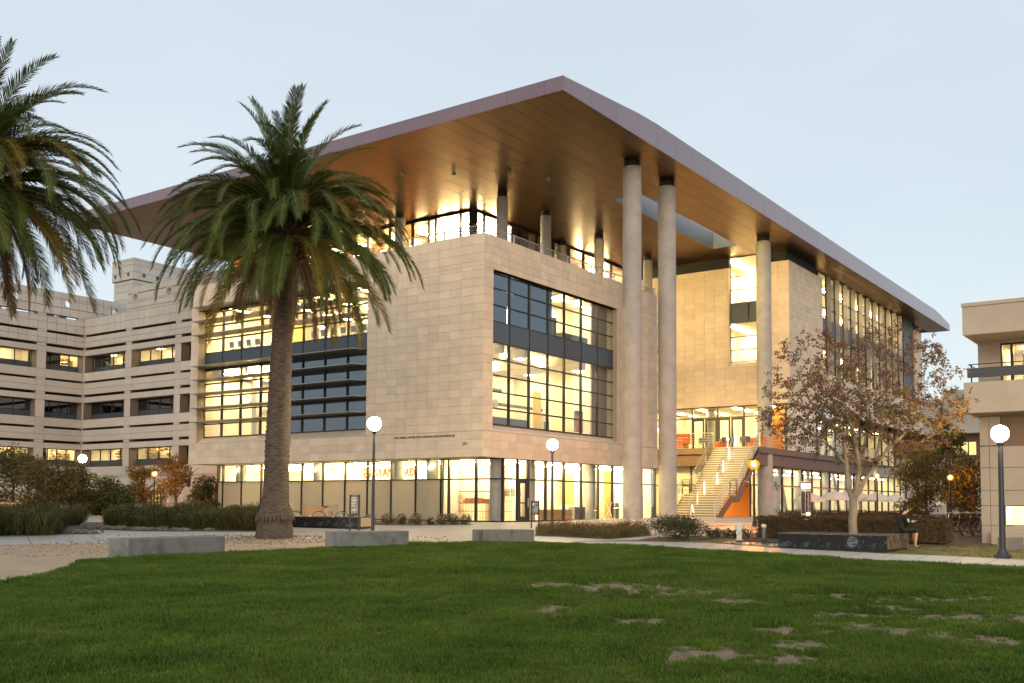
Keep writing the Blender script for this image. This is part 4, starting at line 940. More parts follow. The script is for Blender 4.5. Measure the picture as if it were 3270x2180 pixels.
# ------------------------------------------------------------------ hydrant, valve pipe, signs
HYD = mat('chipped_white_paint', (.62, .60, .55), .6, c2=(.34, .31, .27), scale=9, thr=(.56, .68)); RUST = mat('rusty_iron', (.11, .065, .04), .85, var=.3, scale=9)
o = empty('fire_hydrant', (-5.51, -15.08, gz(-5.51, -15.08)), rad(200), 'white fire hydrant with chipped paint on the dry grass verge', 'hydrant')
MB().lathe([(.095, 0), (.095, .09)], (0, 0, 0), 16).build('base', RUST, o)
MB().lathe([(.125, .09), (.125, .12), (.09, .125), (.09, .40), (.105, .42), (.105, .45), (.1, .455), (.115, .53), (.105, .6), (.06, .655), (.03, .665), (.03, .69)], (0, 0, 0), 18).build('barrel', HYD, o)
for a, z, r, l in ((rad(-10), .34, .065, .15), (rad(95), .50, .05, .15), (rad(215), .56, .055, .16)):
    d = Vector((math.cos(a), math.sin(a), 0)); MB().tube([d*.06+Vector((0, 0, z)), d*l+Vector((0, 0, z)), d*(l+.001)+Vector((0, 0, z)), d*(l+.05)+Vector((0, 0, z))], [r*.8, r*.8, r*1.15, r*1.05], 12).build('outlet_cap', HYD, o)
mb = MB()
for k in range(8): mb.lathe([(.012, .12), (.012, .14)], (.108*math.cos(k*.785), .108*math.sin(k*.785), 0), 6)
mb.build('bolt', RUST, o)
o = empty('valve_pipe', (-5.6, -15.99, gz(-5.6, -15.99)), rad(40), 'stubby valve pipe with white cap and rusty collar, right of the hydrant', 'valve pipe')
MB().lathe([(.075, 0), (.075, .16), (.06, .17)], (0, 0, 0), 14).build('base', POSTG, o); MB().lathe([(.13, .15), (.13, .2), (.09, .21)], (0, 0, 0), 14).build('collar', RUST, o)
MB().lathe([(.06, .21), (.06, .58)], (0, 0, 0), 14).build('pipe', mat('blue_grey_pipe', (.13, .14, .15), .5, var=.4, scale=14), o)
c = MB(); c.lathe([(.075, .56), (.085, .6), (.08, .65)], (0, 0, 0), 14); c.tube([(0, 0, .62), (.14, 0, .62)], .05, 10); c.build('cap', HYD, o)
PANEL = mat('grey_sign_face', (.16, .16, .165), .4); LETW = mat('white_letters', (.75, .73, .68), .5)
o = empty('directory_sign', (-11.24, -2.68, gz(-11.24, -2.68)), math.atan2(RH.y, RH.x), 'black two-post directory sign with a grey panel, behind the middle concrete block', 'sign')
for x in (-.165, .165): MB().box(x-.025, x+.025, -.03, .03, -.1, 1.46).build('post', BLACK, o)
MB().box(-.14, .14, -.02, .02, .74, 1.46).build('panel', BLACK, o); MB().box(-.125, .125, -.026, -.02, .78, 1.38).build('sign_face', PANEL, o)
mb = MB()
for k, w in enumerate((.17, .15, .18, .12, .13, .07, .17, 0, .19, .16)):
    if w:
        x = -.11
        while x < -.11+w: q = .015+.025*R.random(); mb.box(x, x+q, -.029, -.026, 1.345-.052*k, 1.362-.052*k); x += q+.008
for k in range(9): mb.box(-.08+.018*k, -.068+.018*k, -.0235, -.02, 1.41, 1.425)
tag(mb.build('printed_lines', LETW, o), kind='stuff')
o = empty('map_sign', (-3.64, -5.47, gz(-3.6, -5.5)), math.atan2(-.24, .22), 'black two-post campus map sign at the left end of the flower bed', 'sign')
for x in (-.15, .15): MB().box(x-.022, x+.022, -.025, .025, -.1, 1.13).build('post', BLACK, o)
MB().box(-.128, .128, -.02, .02, .56, 1.12).build('panel', BLACK, o)
MB().box(-.115, .115, -.026, -.02, .6, 1.06).build('map_face', mat('printed_map', (.20, .23, .26), .4, c2=(.06, .10, .13), scale=9, thr=(.5, .56), world=False), o)
mb = MB(); mb.box(-.1, -.06, -.029, -.026, .95, 1.03); mb.build('map_legend', LETW, o); MB().box(-.07, .08, -.029, -.026, .64, .68).build('map_key', RED, o)
o = empty('hanging_sign', (10.17, 38.0, 0), rad(-55), 'white wooden hanging sign on a post between the orange maples', 'sign')
WHT = mat('white_paint', (.72, .68, .6), .6)
MB().box(-.09, .09, -.09, .09, 0, 2.15).build('post', WHT, o); MB().box(-.15, 1.35, -.05, .05, 1.95, 2.08).build('arm', WHT, o); b = MB().box(.25, 1.2, -.03, .03, .95, 1.82).build('board', WHT, o)
mb = MB()
for k in range(7): mb.box(.34, .6+.5*R.random(), -.04, -.03, 1.72-.1*k, 1.75-.1*k)
mb.build('printed_lines', PANEL, b)
o = empty('sandwich_board', (9.85, -1.15, .13), rad(-150), 'white folding sandwich board leaning open before the shopfront', 'sign')
for s in (-1, 1):
    q = MB().obox((0, 0, .48), .62, .03, 1.0, 0).build('leaf_board' if s > 0 else 'poster_board', WHT, o, (0, s*.2, 0), (rad(22)*s, 0, 0))
    MB().obox((0, s*.02, .5), .5, .012, .78).build('poster', mat('dark_poster', (.08, .06, .05), .6, c2=(.3, .1, .05), scale=7, thr=(.55, .6), world=False) if s < 0 else WHT, q)

# emergency pillar
NAVY = mat('navy_panel', (.012, .022, .05), .35)
o = empty('emergency_pillar', (13.05, -10.9, gz(13, -10.9)), rad(-20), 'navy blue emergency call pillar with a glowing top, behind the clipped hedge', 'emergency phone')
MB().box(-.2, .2, -.13, .13, 0, 1.62).build('pillar', NAVY, o)
MB().box(-.205, .205, -.135, .135, -.05, .5).build('base', STEEL, o); MB().box(-.21, .21, -.14, .14, 2.1, 2.16).build('cap', STEEL, o)
MB().box(-.19, .19, -.12, .12, 1.64, 1.8).build('lens', mat('pale_lens', (.6, .62, .62), .3), o); MB().box(-.19, .19, -.12, .12, 1.8, 2.02).build('beacon', HALO, o); MB().box(-.2, .2, -.13, .13, 2.02, 2.1).build('beacon_top', NAVY, o)
for x in (-.205, .205):
    for y in (-.135, .135): MB().box(x-.012, x+.012, y-.01, y+.01, .5, 2.1).build('edge_trim', STEEL, o)
MB().box(-.13, .13, -.15, -.136, .1, .47).build('phone_panel', mat('lit_phone_plate', (.7, .62, .5), .4, emit=(1, .7, .35), es=.6), o)
mb = MB(); mb.box(.03, .08, -.156, -.15, .3, .35); mb.box(.03, .08, -.156, -.15, .2, .25); mb.box(-.08, -.02, -.156, -.15, .2, .3); mb.build('button', RED, o)
MB().box(-.1, .1, -.15, -.136, .47, .53).build('phone_light', CEIL_S, o)
words('EMERGENCY', .2, (-.045, -.134, 1.56), (rad(90), rad(90), 0), LETW, o, ext=.003)
words('EMERGENCY', .1, (.203, .03, 1.5), (rad(90), rad(90), rad(90)), LETW, o, ext=.003)

# ------------------------------------------------------------------ wooden garden benches
TEAK = mat('teak', (.46, .24, .085), .6, var=.2, scale=3, stretch=(1, 1, 8))
def bench(x, y, rz, label, w=1.25, z=None):
    o = empty('garden_bench', (x, y, gz(x, y) if z is None else z), rz, label, 'bench', 'wooden garden benches')
    for s in (-1, 1):
        MB().box(s*w/2-.035, s*w/2+.035, .0, .06, 0, .9).build('leg', TEAK, o); MB().box(s*w/2-.035, s*w/2+.035, -.5, -.44, 0, .62).build('leg', TEAK, o); MB().box(s*w/2-.04, s*w/2+.04, -.54, .0, .6, .64).build('armrest', TEAK, o)
    sl = MB().box(-w/2+.035, w/2-.035, -.02, .04, .82, .9).build('top_rail', TEAK, o); MB().box(-w/2+.035, w/2-.035, -.0, .03, .46, .52).build('lower_rail', TEAK, o)
    n = 16; me = MB().box(-.022, .022, .0, .024, 0, .3).mesh('slat', TEAK)
    for k in range(n): place('slat', me, o, (-w/2+.08+(w-.16)*k/(n-1), 0, .52))
    me = MB().box(-w/2+.035, w/2-.035, -.035, .035, 0, .025).mesh('seat_slat', TEAK)
    for k in range(6): place('seat_slat', me, o, (0, -.04-.08*k, .42))
BR = math.atan2(RH.y, RH.x)+math.pi
bench(-4.9, 5.9, BR+.05, 'teak garden bench with a slatted back beyond the left granite planter', z=-.18)
bench(-9.0, 6.3, BR, 'teak garden bench half hidden by rosemary, just left of the palm trunk', z=-.14)
bench(-11.6, 20.4, BR, 'teak garden bench behind the rosemary at the far left', z=-.08)

# ------------------------------------------------------------------ bicycles
TYRE = mat('tyre_rubber', (.015, .015, .015), .8); BSIL = mat('silver_paint', (.5, .5, .5), .3, .7); BDK = mat('dark_bike_paint', (.03, .03, .035), .35, .3); BRED = mat('red_bike_paint', (.3, .03, .02), .35, .2)
def bicycle(x, y, rz, m, label, group='parked bicycles', z=None, proto=[]):
    if proto and m in [p[1] for p in proto]:
        o = copy_tree([p[0] for p in proto if p[1] == m][0]); o.location = (x, y, gz(x, y) if z is None else z); o.rotation_euler = (0, 0, rz); o['label'] = label; return o
    o = empty('bicycle', (x, y, gz(x, y) if z is None else z), rz, label, 'bicycle', group); r = .33
    for k, wx in enumerate((-.52, .52)):
        pts = [(wx+r*math.cos(a), 0, r+r*math.sin(a)) for a in [2*math.pi*i/24 for i in range(25)]]
        w = MB().tube(pts, .02, 6, cap=False).build('wheel', TYRE, o)
        MB().tube([(wx+(r-.03)*math.cos(a), 0, r+(r-.03)*math.sin(a)) for a in [2*math.pi*i/24 for i in range(25)]], .011, 5, cap=False).build('rim', BSIL, w)
        mb = MB()
        for i in range(14):
            a = 2*math.pi*i/14; mb.tube([(wx, 0, r), (wx+r*.9*math.cos(a), 0, r+r*.9*math.sin(a))], .003, 3)
        mb.lathe([(.03, -.03), (.03, .03)], (wx, 0, r), 8); mb.build('spokes', BSIL, w)
    f = MB(); bb = (-.08, 0, .29); seat = (-.22, 0, .76); head = (.36, 0, .78); hb = (.4, 0, .6)
    for a, b in ((bb, seat), (seat, head), (bb, hb), (head, hb), (bb, (-.52, 0, .33)), (seat, (-.52, 0, .33)), (hb, (.52, 0, .33))): f.tube([a, b], .017, 6)
    f.build('frame', m, o)
    h = MB(); h.tube([head, (.34, 0, .92)], .014, 6); h.tube([(.22, -.28, .98), (.32, -.2, .99), (.36, 0, .95), (.32, .2, .99), (.22, .28, .98)], .013, 6); h.build('handlebar', BSIL, o)
    s = MB(); s.tube([seat, (-.24, 0, .86)], .013, 6); s.obox((-.23, 0, .885), .24, .13, .05); bevel(s.build('saddle', TYRE, o), .02)
    c = MB(); c.lathe([(.09, -.01), (.09, .01)], (0, 0, 0), 14); q = c.build('chain_ring', BDK, o, (-.08, -.05, .29), (rad(90), 0, 0)); MB().box(-.17, .17, -.01, .01, -.02, .02).build('crank', BDK, q)
    proto.append((o, m)); return o
bicycle(-5.2, 4.7, BR+rad(200), BSIL, 'silver bicycle standing right of the teak bench', z=-.16); bicycle(-6.0, 6.9, BR+rad(190), BDK, 'dark bicycle half hidden left of the teak bench', z=-.16)
bicycle(-8.3, 5.5, BR+rad(150), BSIL, 'silver bicycle with drop bars close to the palm trunk', z=-.13)
for k, t in enumerate(('nearest', 'second', 'third', 'fourth')): bicycle(2.6+.42*k, -20.25-.3*k, BR+rad(24), (BDK, BRED, BDK, BSIL)[k], '%s bicycle of the row parked between the hedge and the tan building' % t, z=-.3)
ORD = ('first', 'second', 'third', 'fourth', 'fifth')
for k in range(5): bicycle(4.2-.9*k, 38.4-1.1*k, BR+rad(60+9*k), (BDK, BSIL)[k % 2], '%s bicycle from the right in the far rack before the low white wall' % ORD[k], 'bicycles in the far rack', z=-.05)

# handrail on the right
o = empty('stair_handrail', (0, 0, 0), 0, 'pair of steel handrails sloping down beside the bicycles at right', 'handrail')
for dz in (0, -.17): MB().tube([(10.5, -16.75, .5+dz), (10.17, -17.14, .5+dz), (8.5, -19.0, -.02+dz)], .025, 6).build('rail', STEEL, o)
for a in (0, .6, 1): MB().box(10.17-1.6*a-.02, 10.17-1.6*a+.02, -17.14-1.8*a-.02, -17.14-1.8*a+.02, -.4, .5-.5*a).build('post', STEEL, o)

# ------------------------------------------------------------------ cafe umbrellas
CANV = mat('cream_canvas', (.68, .60, .53), .85)
def umbrella(x, y, top, label, first=[]):
    if first: o = copy_tree(first[0]); o.location = (x, y, top-2.25); o.rotation_euler = (0, 0, R.random()); o['label'] = label; return
    o = empty('cafe_umbrella', (x, y, top-2.25), .3, label, 'umbrella', 'cream cafe umbrellas'); first.append(o)
    MB().tube([(0, 0, 0), (0, 0, 2.25)], .03, 8).build('pole', STEEL, o); n = 8; r = 1.2
    mb = MB(); ring = [(r*math.cos(2*math.pi*i/n), r*math.sin(2*math.pi*i/n), 1.62) for i in range(n)]; mid = [(r*.5*math.cos(2*math.pi*i/n), r*.5*math.sin(2*math.pi*i/n), 1.98) for i in range(n)]
    vs_ = [(0, 0, 2.22)]+mid+ring+[(a, b, 1.5) for a, b, c in ring]; fs_ = []
    for i in range(n): j = (i+1) % n; fs_ += [(0, 1+i, 1+j), (1+i, 9+i, 9+j, 1+j), (9+i, 17+i, 17+j, 9+j)]
    mb.faces(vs_, fs_); c = mb.build('canopy', CANV, o); s = c.modifiers.new('t', 'SOLIDIFY'); s.thickness = .012
    for i in range(n): MB().tube([(0, 0, 1.95), (ring[i][0]*.97, ring[i][1]*.97, 1.62)], .012, 4).build('rib', STEEL, o)
    MB().lathe([(.3, 0), (.3, .06), (.05, .1)], (0, 0, 0), 14).build('base', POSTG, o)
for x, y, z, t in ((37.6, -4.5, 2.1, 'cream cafe umbrella nearest to the emergency pillar'), (43.7, -3.4, 2.14, 'cream cafe umbrella partly behind the front-most one'), (47.1, -3.7, 2.06, 'cream cafe umbrella directly right of the autumn tree trunk'), (45.6, -5.3, 2.1, 'cream cafe umbrella with the orange lantern post in front'), (54.4, -4.4, 2.05, 'cream cafe umbrella right of the lantern post, behind leaves'), (56.7, -6.1, 1.95, 'cream cafe umbrella glimpsed behind the orange-lit trees'), (63.4, -6.6, 1.8, 'farthest cream cafe umbrella, near the tan building'), (35.2, -3.4, 1.95, 'cream cafe umbrella left of the emergency pillar')): umbrella(x, y, z, t)

# ------------------------------------------------------------------ chairs, tables and banner
ORD = ('first', 'second', 'third', 'fourth', 'fifth', 'sixth', 'seventh', 'eighth', 'ninth', 'tenth', 'eleventh', 'twelfth', 'thirteenth')
CHB = mat('grey_plastic', (.12, .13, .15), .5); CHG = mat('pale_grey_plastic', (.25, .27, .31), .5)
def chair(x, y, z, rz, label, group, m, first={}):
    if m.name in first: o = copy_tree(first[m.name]); o.location = (x, y, z); o.rotation_euler = (0, 0, rz); o['label'] = label; o['group'] = group; return o
    o = empty('chair', (x, y, z), rz, label, 'chair', group); first[m.name] = o
    bevel(MB().box(-.22, .22, -.22, .22, .42, .45).build('seat', m, o), .012)
    mb = MB(); mb.obox((-.23, 0, .68), .03, .42, .36, 0, 0, rad(-8)); bevel(mb.build('backrest', m, o), .01)
    for a in (-1, 1):
        for b in (-1, 1): MB().tube([(a*.19, b*.19, .42), (a*.23, b*.21, 0)], .013, 5).build('leg', STEEL, o)
    mb = MB()
    for b in (-1, 1): mb.tube([(-.2, b*.18, .43), (-.245, b*.18, .8)], .013, 5)
    mb.build('back_frame', STEEL, o); return o
for k in range(15):
    if k == 8: continue
    y = 19.6-.76*k-(.0 if k < 8 else .1)
    if 14 < y < 17: continue
    chair(1.35, y, 9.56+.02*R.random(), math.pi*0+rad(-6+12*R.random()), '%s grey lecture chair from the left in the upper left window' % ORD[len([c for c in S.objects if c.get('group', '').startswith('lecture')])], 'lecture chairs behind the upper left window', CHG)
dk = 4.946
for k, (y, x, a) in enumerate(((3.5, 29.6, 2.0), (2.8, 30.2, .4), (2.1, 29.4, 3.9), (1.3, 30.3, 1.2), (.4, 29.8, 2.7), (-.35, 30.4, .1), (-1.0, 29.9, 4.1), (-1.7, 29.5, 2.2))):
    chair(x, y, dk, a, '%s dark terrace chair from the banner, on the deck above the stair' % ('first', 'second', 'third', 'fourth', 'fifth', 'sixth', 'seventh', 'last')[k], 'dark chairs on the deck', CHB)
for k, (y, x, n) in enumerate(((3.9, 29.2, 'below the banner'), (-.7, 30.9, 'behind the stair head'), (-2.0, 30.2, 'at the stair rail'), (1.8, 31.2, 'near the glass doors'))):
    o = empty('orange_armchair', (x, y, dk), .4*k, 'boxy orange lounge chair on the deck %s' % n, 'armchair', 'orange lounge chairs on the deck')
    bevel(MB().box(-.33, .33, -.33, .33, .1, .42).build('seat', ORANGE, o), .03); bevel(MB().box(-.36, -.26, -.36, .36, .1, .78).build('backrest', ORANGE, o), .02)
    for s in (-1, 1): bevel(MB().box(-.26, .34, s*.36-.04, s*.36+.04, .1, .6).build('armrest', ORANGE, o), .02)
    mb = MB()
    for a in (-.3, .3):
        for b in (-.3, .3): mb.tube([(a, b, 0), (a, b, .1)], .015, 5)
    mb.build('feet', STEEL, o)
BAN = mat('red_orange_banner', (.36, .07, .02), .7)
o = empty('banner', (28.24, 3.5, 5.62), rad(-90), 'red-orange banner hanging on the deck railing left of the stair', 'banner')
mb = MB(); nn = 8
for i in range(nn):
    x0, x1 = -.75+1.5*i/nn, -.75+1.5*(i+1)/nn; f = lambda x: .03*math.sin(x*5)
    mb.faces([(x0, f(x0), -.3), (x1, f(x1), -.3), (x1, f(x1)-.01, .36), (x0, f(x0)-.01, .36)], [(0,1,2,3)])
b = mb.build('cloth', BAN, o); s = b.modifiers.new('t', 'SOLIDIFY'); s.thickness = .008; s.offset = 1
words('Cardiovascular\nInstitute', .15, (-.32, -.075, .05), (rad(90), 0, 0), LETW, o, ext=.002)
pts = [(-.56+.0115*16*math.sin(t)**3*.75, -.075, .03+.0115*(13*math.cos(t)-5*math.cos(2*t)-2*math.cos(3*t)-math.cos(4*t))*.75) for t in [2*math.pi*i/28 for i in range(29)]]
mb = MB(); mb.tube(pts, .016, 5); mb.tube([(a*.55-.56*.45, b, c*.55+.03*.45) for a, b, c in pts], .011, 5); mb.build('heart_emblem', LETW, o)
o = empty('deck_lamp', (28.34, 5.2, 6.05), 0, 'small bright lamp on the deck railing, seen between the two tall columns', 'lamp')
MB().lathe([(.05, 0), (.05, .12), (.1, .14)], (0, 0, 0), 10).build('stem', STEEL, o); MB().sphere((0, 0, .3), .17, 14, 9).build('globe', GLOBE, o)
# planter box and boulder-green sofa under the stair
q = bevel(MB().box(25.0, 27.6, 1.6, 2.3, .13, .62).build('green_bench', mat('olive_upholstery', (.10, .12, .03), .8)), .08, 3); tag(q, 'low olive green bench in the shade under the outdoor stair', 'bench')

# ------------------------------------------------------------------ seated person (one continuous skinned body)
def person():
    o = empty('person', (-5.78, -20.42, .085), math.atan2(RH.y, RH.x), 'person in dark clothes with a white badge, seated on the granite planter', 'person')
    V = [(0,0,.08,.15), (.02,0,.22,.135), (.05,0,.38,.14), (.09,0,.49,.12), (.125,0,.56,.055), (.16,0,.62,.052), (.205,0,.68,.085), (.235,0,.75,.088)]
    E = [(i, i+1) for i in range(7)]
    def chain(st, pts):
        p = st
        for q in pts: V.append(q); E.append((p, len(V)-1)); p = len(V)-1
    for s in (-1, 1):
        chain(0, [(.06, s*.08, .075, .095), (.24, s*.09, .085, .082), (.42, s*.085, .075, .062), (.46, s*.085, .04, .058), (.44, s*.08, -.14, .056), (.42+.06*(s > 0), s*.08, -.36, .036), (.43+.06*(s > 0), s*.08, -.41, .036), (.50+.06*(s > 0), s*.085, -.44, .03), (.57+.06*(s > 0), s*.085, -.45, .022)])
        chain(3, [(.09, s*.15, .485, .062), (.11, s*.19, .36, .048), (.16, s*.19, .26, .042), (.28, s*.12, .29, .034), (.36, s*.06, .325, .026), (.42, s*.04, .345, .024)])
        w = len(V)-1
        for k in range(4): chain(w, [(.455, s*.04+(k-1.5)*.017, .355, .0085), (.48-.004*abs(k-1), s*.04+(k-1.5)*.018, .35, .008), (.495, s*.035+(k-1.5)*.017, .338, .007)])
        chain(w-1, [(.385, s*.02, .365, .009), (.41, s*.005, .378, .008)])
    me = bpy.data.meshes.new('body'); me.from_pydata([v[:3] for v in V], E, []); b = place('body', me, o)
    b.modifiers.new('skin', 'SKIN'); sk = me.skin_vertices[0].data
    for i, v in enumerate(V): sk[i].radius = (v[3], v[3]*(1.18 if i < 4 else 1)); sk[i].use_root = (i == 0)
    b.modifiers['skin'].use_smooth_shade = True; ss = b.modifiers.new('sub', 'SUBSURF'); ss.levels = 1; ss.render_levels = 1
    bpy.context.view_layer.update(); me2 = bpy.data.meshes.new_from_object(b.evaluated_get(bpy.context.evaluated_depsgraph_get())); bpy.data.objects.remove(b)
    SKIN = mat('skin', (.50, .30, .19), .6); CLO = mat('black_cloth', (.008, .008, .010), .9); SHOE = mat('black_shoe', (.01, .01, .01), .4)
    me2.materials.clear(); [me2.materials.append(m) for m in (CLO, SKIN, SHOE)]
    for f in me2.polygons:
        c = f.center; f.use_smooth = True
        f.material_index = 1 if (c.z > .575 or (c.x > .33 and c.z > .24) or c.z < .0) else 0
        if c.z < -.425: f.material_index = 2
    b = place('body', me2, o)
    mb = MB(); mb.sphere((.215, 0, .765), .1, 14, 10); mb.sphere((.17, 0, .735), .085, 12, 8); mb.sphere((.255, 0, .80), .07, 10, 8)
    mb.build('hair', mat('dark_hair', (.012, .009, .007), .6), o)
    mb = MB(); mb.sphere((.315, 0, .715), .016, 8, 6); mb.sphere((.30, -.032, .735), .011, 8, 6); mb.sphere((.30, .032, .735), .011, 8, 6); mb.tube([(.298, -.02, .685), (.303, 0, .682), (.298, .02, .685)], .006, 5); mb.sphere((.2, -.09, .72), .02, 8, 6); mb.sphere((.2, .09, .72), .02, 8, 6); mb.build('face_features', SKIN, b)
    mb = MB(); mb.tube([(.1, -.07, .56), (.19, -.05, .47), (.22, -.02, .38)], .008, 4); mb.tube([(.1, .07, .56), (.19, .03, .47), (.22, -.0, .38)], .008, 4); mb.build('lanyard', mat('blue_ribbon', (.1, .16, .22), .7), o)
    mb = MB(); mb.obox((.2, -.1, .37), .012, .1, .1, rad(-50)); mb.build('badge', WHT, o)
    mb = MB(); mb.obox((.47, 0, .365), .1, .16, .012, 0, 0, rad(-25)); mb.build('phone', BLACK, o)
person()
# ------------------------------------------------------------------ leaves
def leaf_quad(mb, p, n, u, l, w):
    v = n.cross(u); a = p-u*l*.5; b = p+u*l*.5
    mb.faces([a, p+v*w*.5-n*l*.06, b, p-v*w*.5-n*l*.06], [(0,1,2,3)])
def rv():
    while True:
        v = Vector((R.uniform(-1,1), R.uniform(-1,1), R.uniform(-1,1)))
        if .01 < v.length < 1: return v.normalized()
def foliage(mb, blobs, n, ls, nm=1, shell=.55, lean=0, aspect=.55):
    """leaf-sized faces through the volume of several ellipsoids, denser near their skin"""
    tot = sum(b[3]*b[4]*b[5] for b in blobs)
    for b in blobs:
        for _ in range(int(n*b[3]*b[4]*b[5]/tot)):
            d = rv(); t = (shell+(1-shell)*R.random()**.6); t *= 1+.16*noise.noise(Vector((b[0], b[1], b[2]))*3+d*2.2)*2
            p = Vector((b[0]+d.x*b[3]*t, b[1]+d.y*b[4]*t, b[2]+d.z*b[5]*t))
            nn = (d*.6+rv()+Vector((0,0,.35))).normalized(); u = (rv()+Vector((0,0,lean))); u = (u-nn*u.dot(nn))
            if u.length < .05: continue
            mb.m = R.randrange(nm); l = ls*R.uniform(.6, 1.3); leaf_quad(mb, p, nn, u.normalized(), l, l*aspect)
    mb.m = 0

# ------------------------------------------------------------------ palms
PALM = leafmat('palm_leaf', (.058, .092, .014), .4, .3, .5, c2=(.118, .158, .034), spec=.2)
PALMY = leafmat('underlit_palm_leaf', (.16, .115, .018), .45, .3, .55, spec=.2)  # yellow puts warm light from below into the low fronds
PALMD = leafmat('dead_palm_leaf', (.15, .095, .055), .35, .1, .8)
RACH = mat('palm_stalk', (.17, .145, .05), .6)
def frond_mesh(L, a0, a1, twist, m, pw=1.25, lw=.048, ll=.70, n=120, hang=.22, seed=0):
    r = random.Random(seed); mb = MB(); pts = []; x = z = 0; N_ = 22
    for k in range(N_+1):
        t = k/N_; a = a0+(a1-a0)*t**pw; pts.append(Vector((x, twist*t*t*.5, z))); x += L/N_*math.cos(a); z += L/N_*math.sin(a)
    mb.m = 1; mb.tube(pts, [.034*(1-.85*k/N_) for k in range(N_+1)], 5, cap=False); mb.m = 0
    for k in range(n):
        t = .08+.92*k/(n-1); f = t*N_; i = min(int(f), N_-1); p = pts[i].lerp(pts[i+1], f-i); d = (pts[i+1]-pts[i]).normalized()
        side = Vector((0, 1, 0)); upv = side.cross(d)*-1
        if upv.z < 0 and abs(d.z) < .9: upv = -upv
        env = min(1, (t*5)**.7)*(1-.62*max(0, (t-.55)/.45)**1.6); l = ll*env*r.uniform(.85, 1.12)
        for s in (-1, 1):
            ang = rad(48-22*t)+r.uniform(-.08, .08); dd = (d*math.cos(ang)+side*s*math.sin(ang)+upv*(.28+r.uniform(-.12, .12))).normalized()
            tip = p+dd*l+Vector((0, 0, -hang*l*r.uniform(.5, 1.2))); mid = p+dd*l*.5+Vector((0, 0, -hang*l*.12)); w = d*lw*.5
            mb.faces([p-w*.6, p+w*.6, mid+w, mid-w, tip], [(0,1,2,3), (3,2,4)])
    return mb.mesh('palm_frond', [m, RACH])
FR = {}
for k in range(3):
    FR['up', k] = frond_mesh(4.7+.15*k, rad(80-11*k), rad(34-30*k), .25*(k-1), PALM, 1.9, seed=k)
    FR['mid', k] = frond_mesh(4.4+.3*k, rad(62-10*k), rad(-42-10*k), .3*(k-1), PALM, 1.3, seed=10+k, hang=.3)
    FR['low', k] = frond_mesh(5.1+.2*k, rad(38-9*k), rad(-72-4*k), .3*(k-1), PALM if k else PALMY, 1.25, seed=20+k, hang=.35)
    FR['hang', k] = frond_mesh(4.6+.25*k, rad(18-13*k), rad(-82), .2*(k-1), PALM if k < 2 else PALMY, 1.05, seed=30+k, hang=.3)
    FR['dead', k] = frond_mesh(3.1+.3*k, rad(-20-12*k), rad(-90), .15*(k-1), PALMD, .6, lw=.036, ll=.4, seed=40+k, hang=.5)
BARK = mat('palm_bark', (.13, .10, .075), .9, c2=(.05, .036, .026), scale=5, thr=(.35, .62), stretch=(1, 1, 5), bump=.5, bscale=14)
BOSS = mat('palm_boss', (.07, .045, .025), .95, var=.5, scale=9, bump=.6, bscale=16)
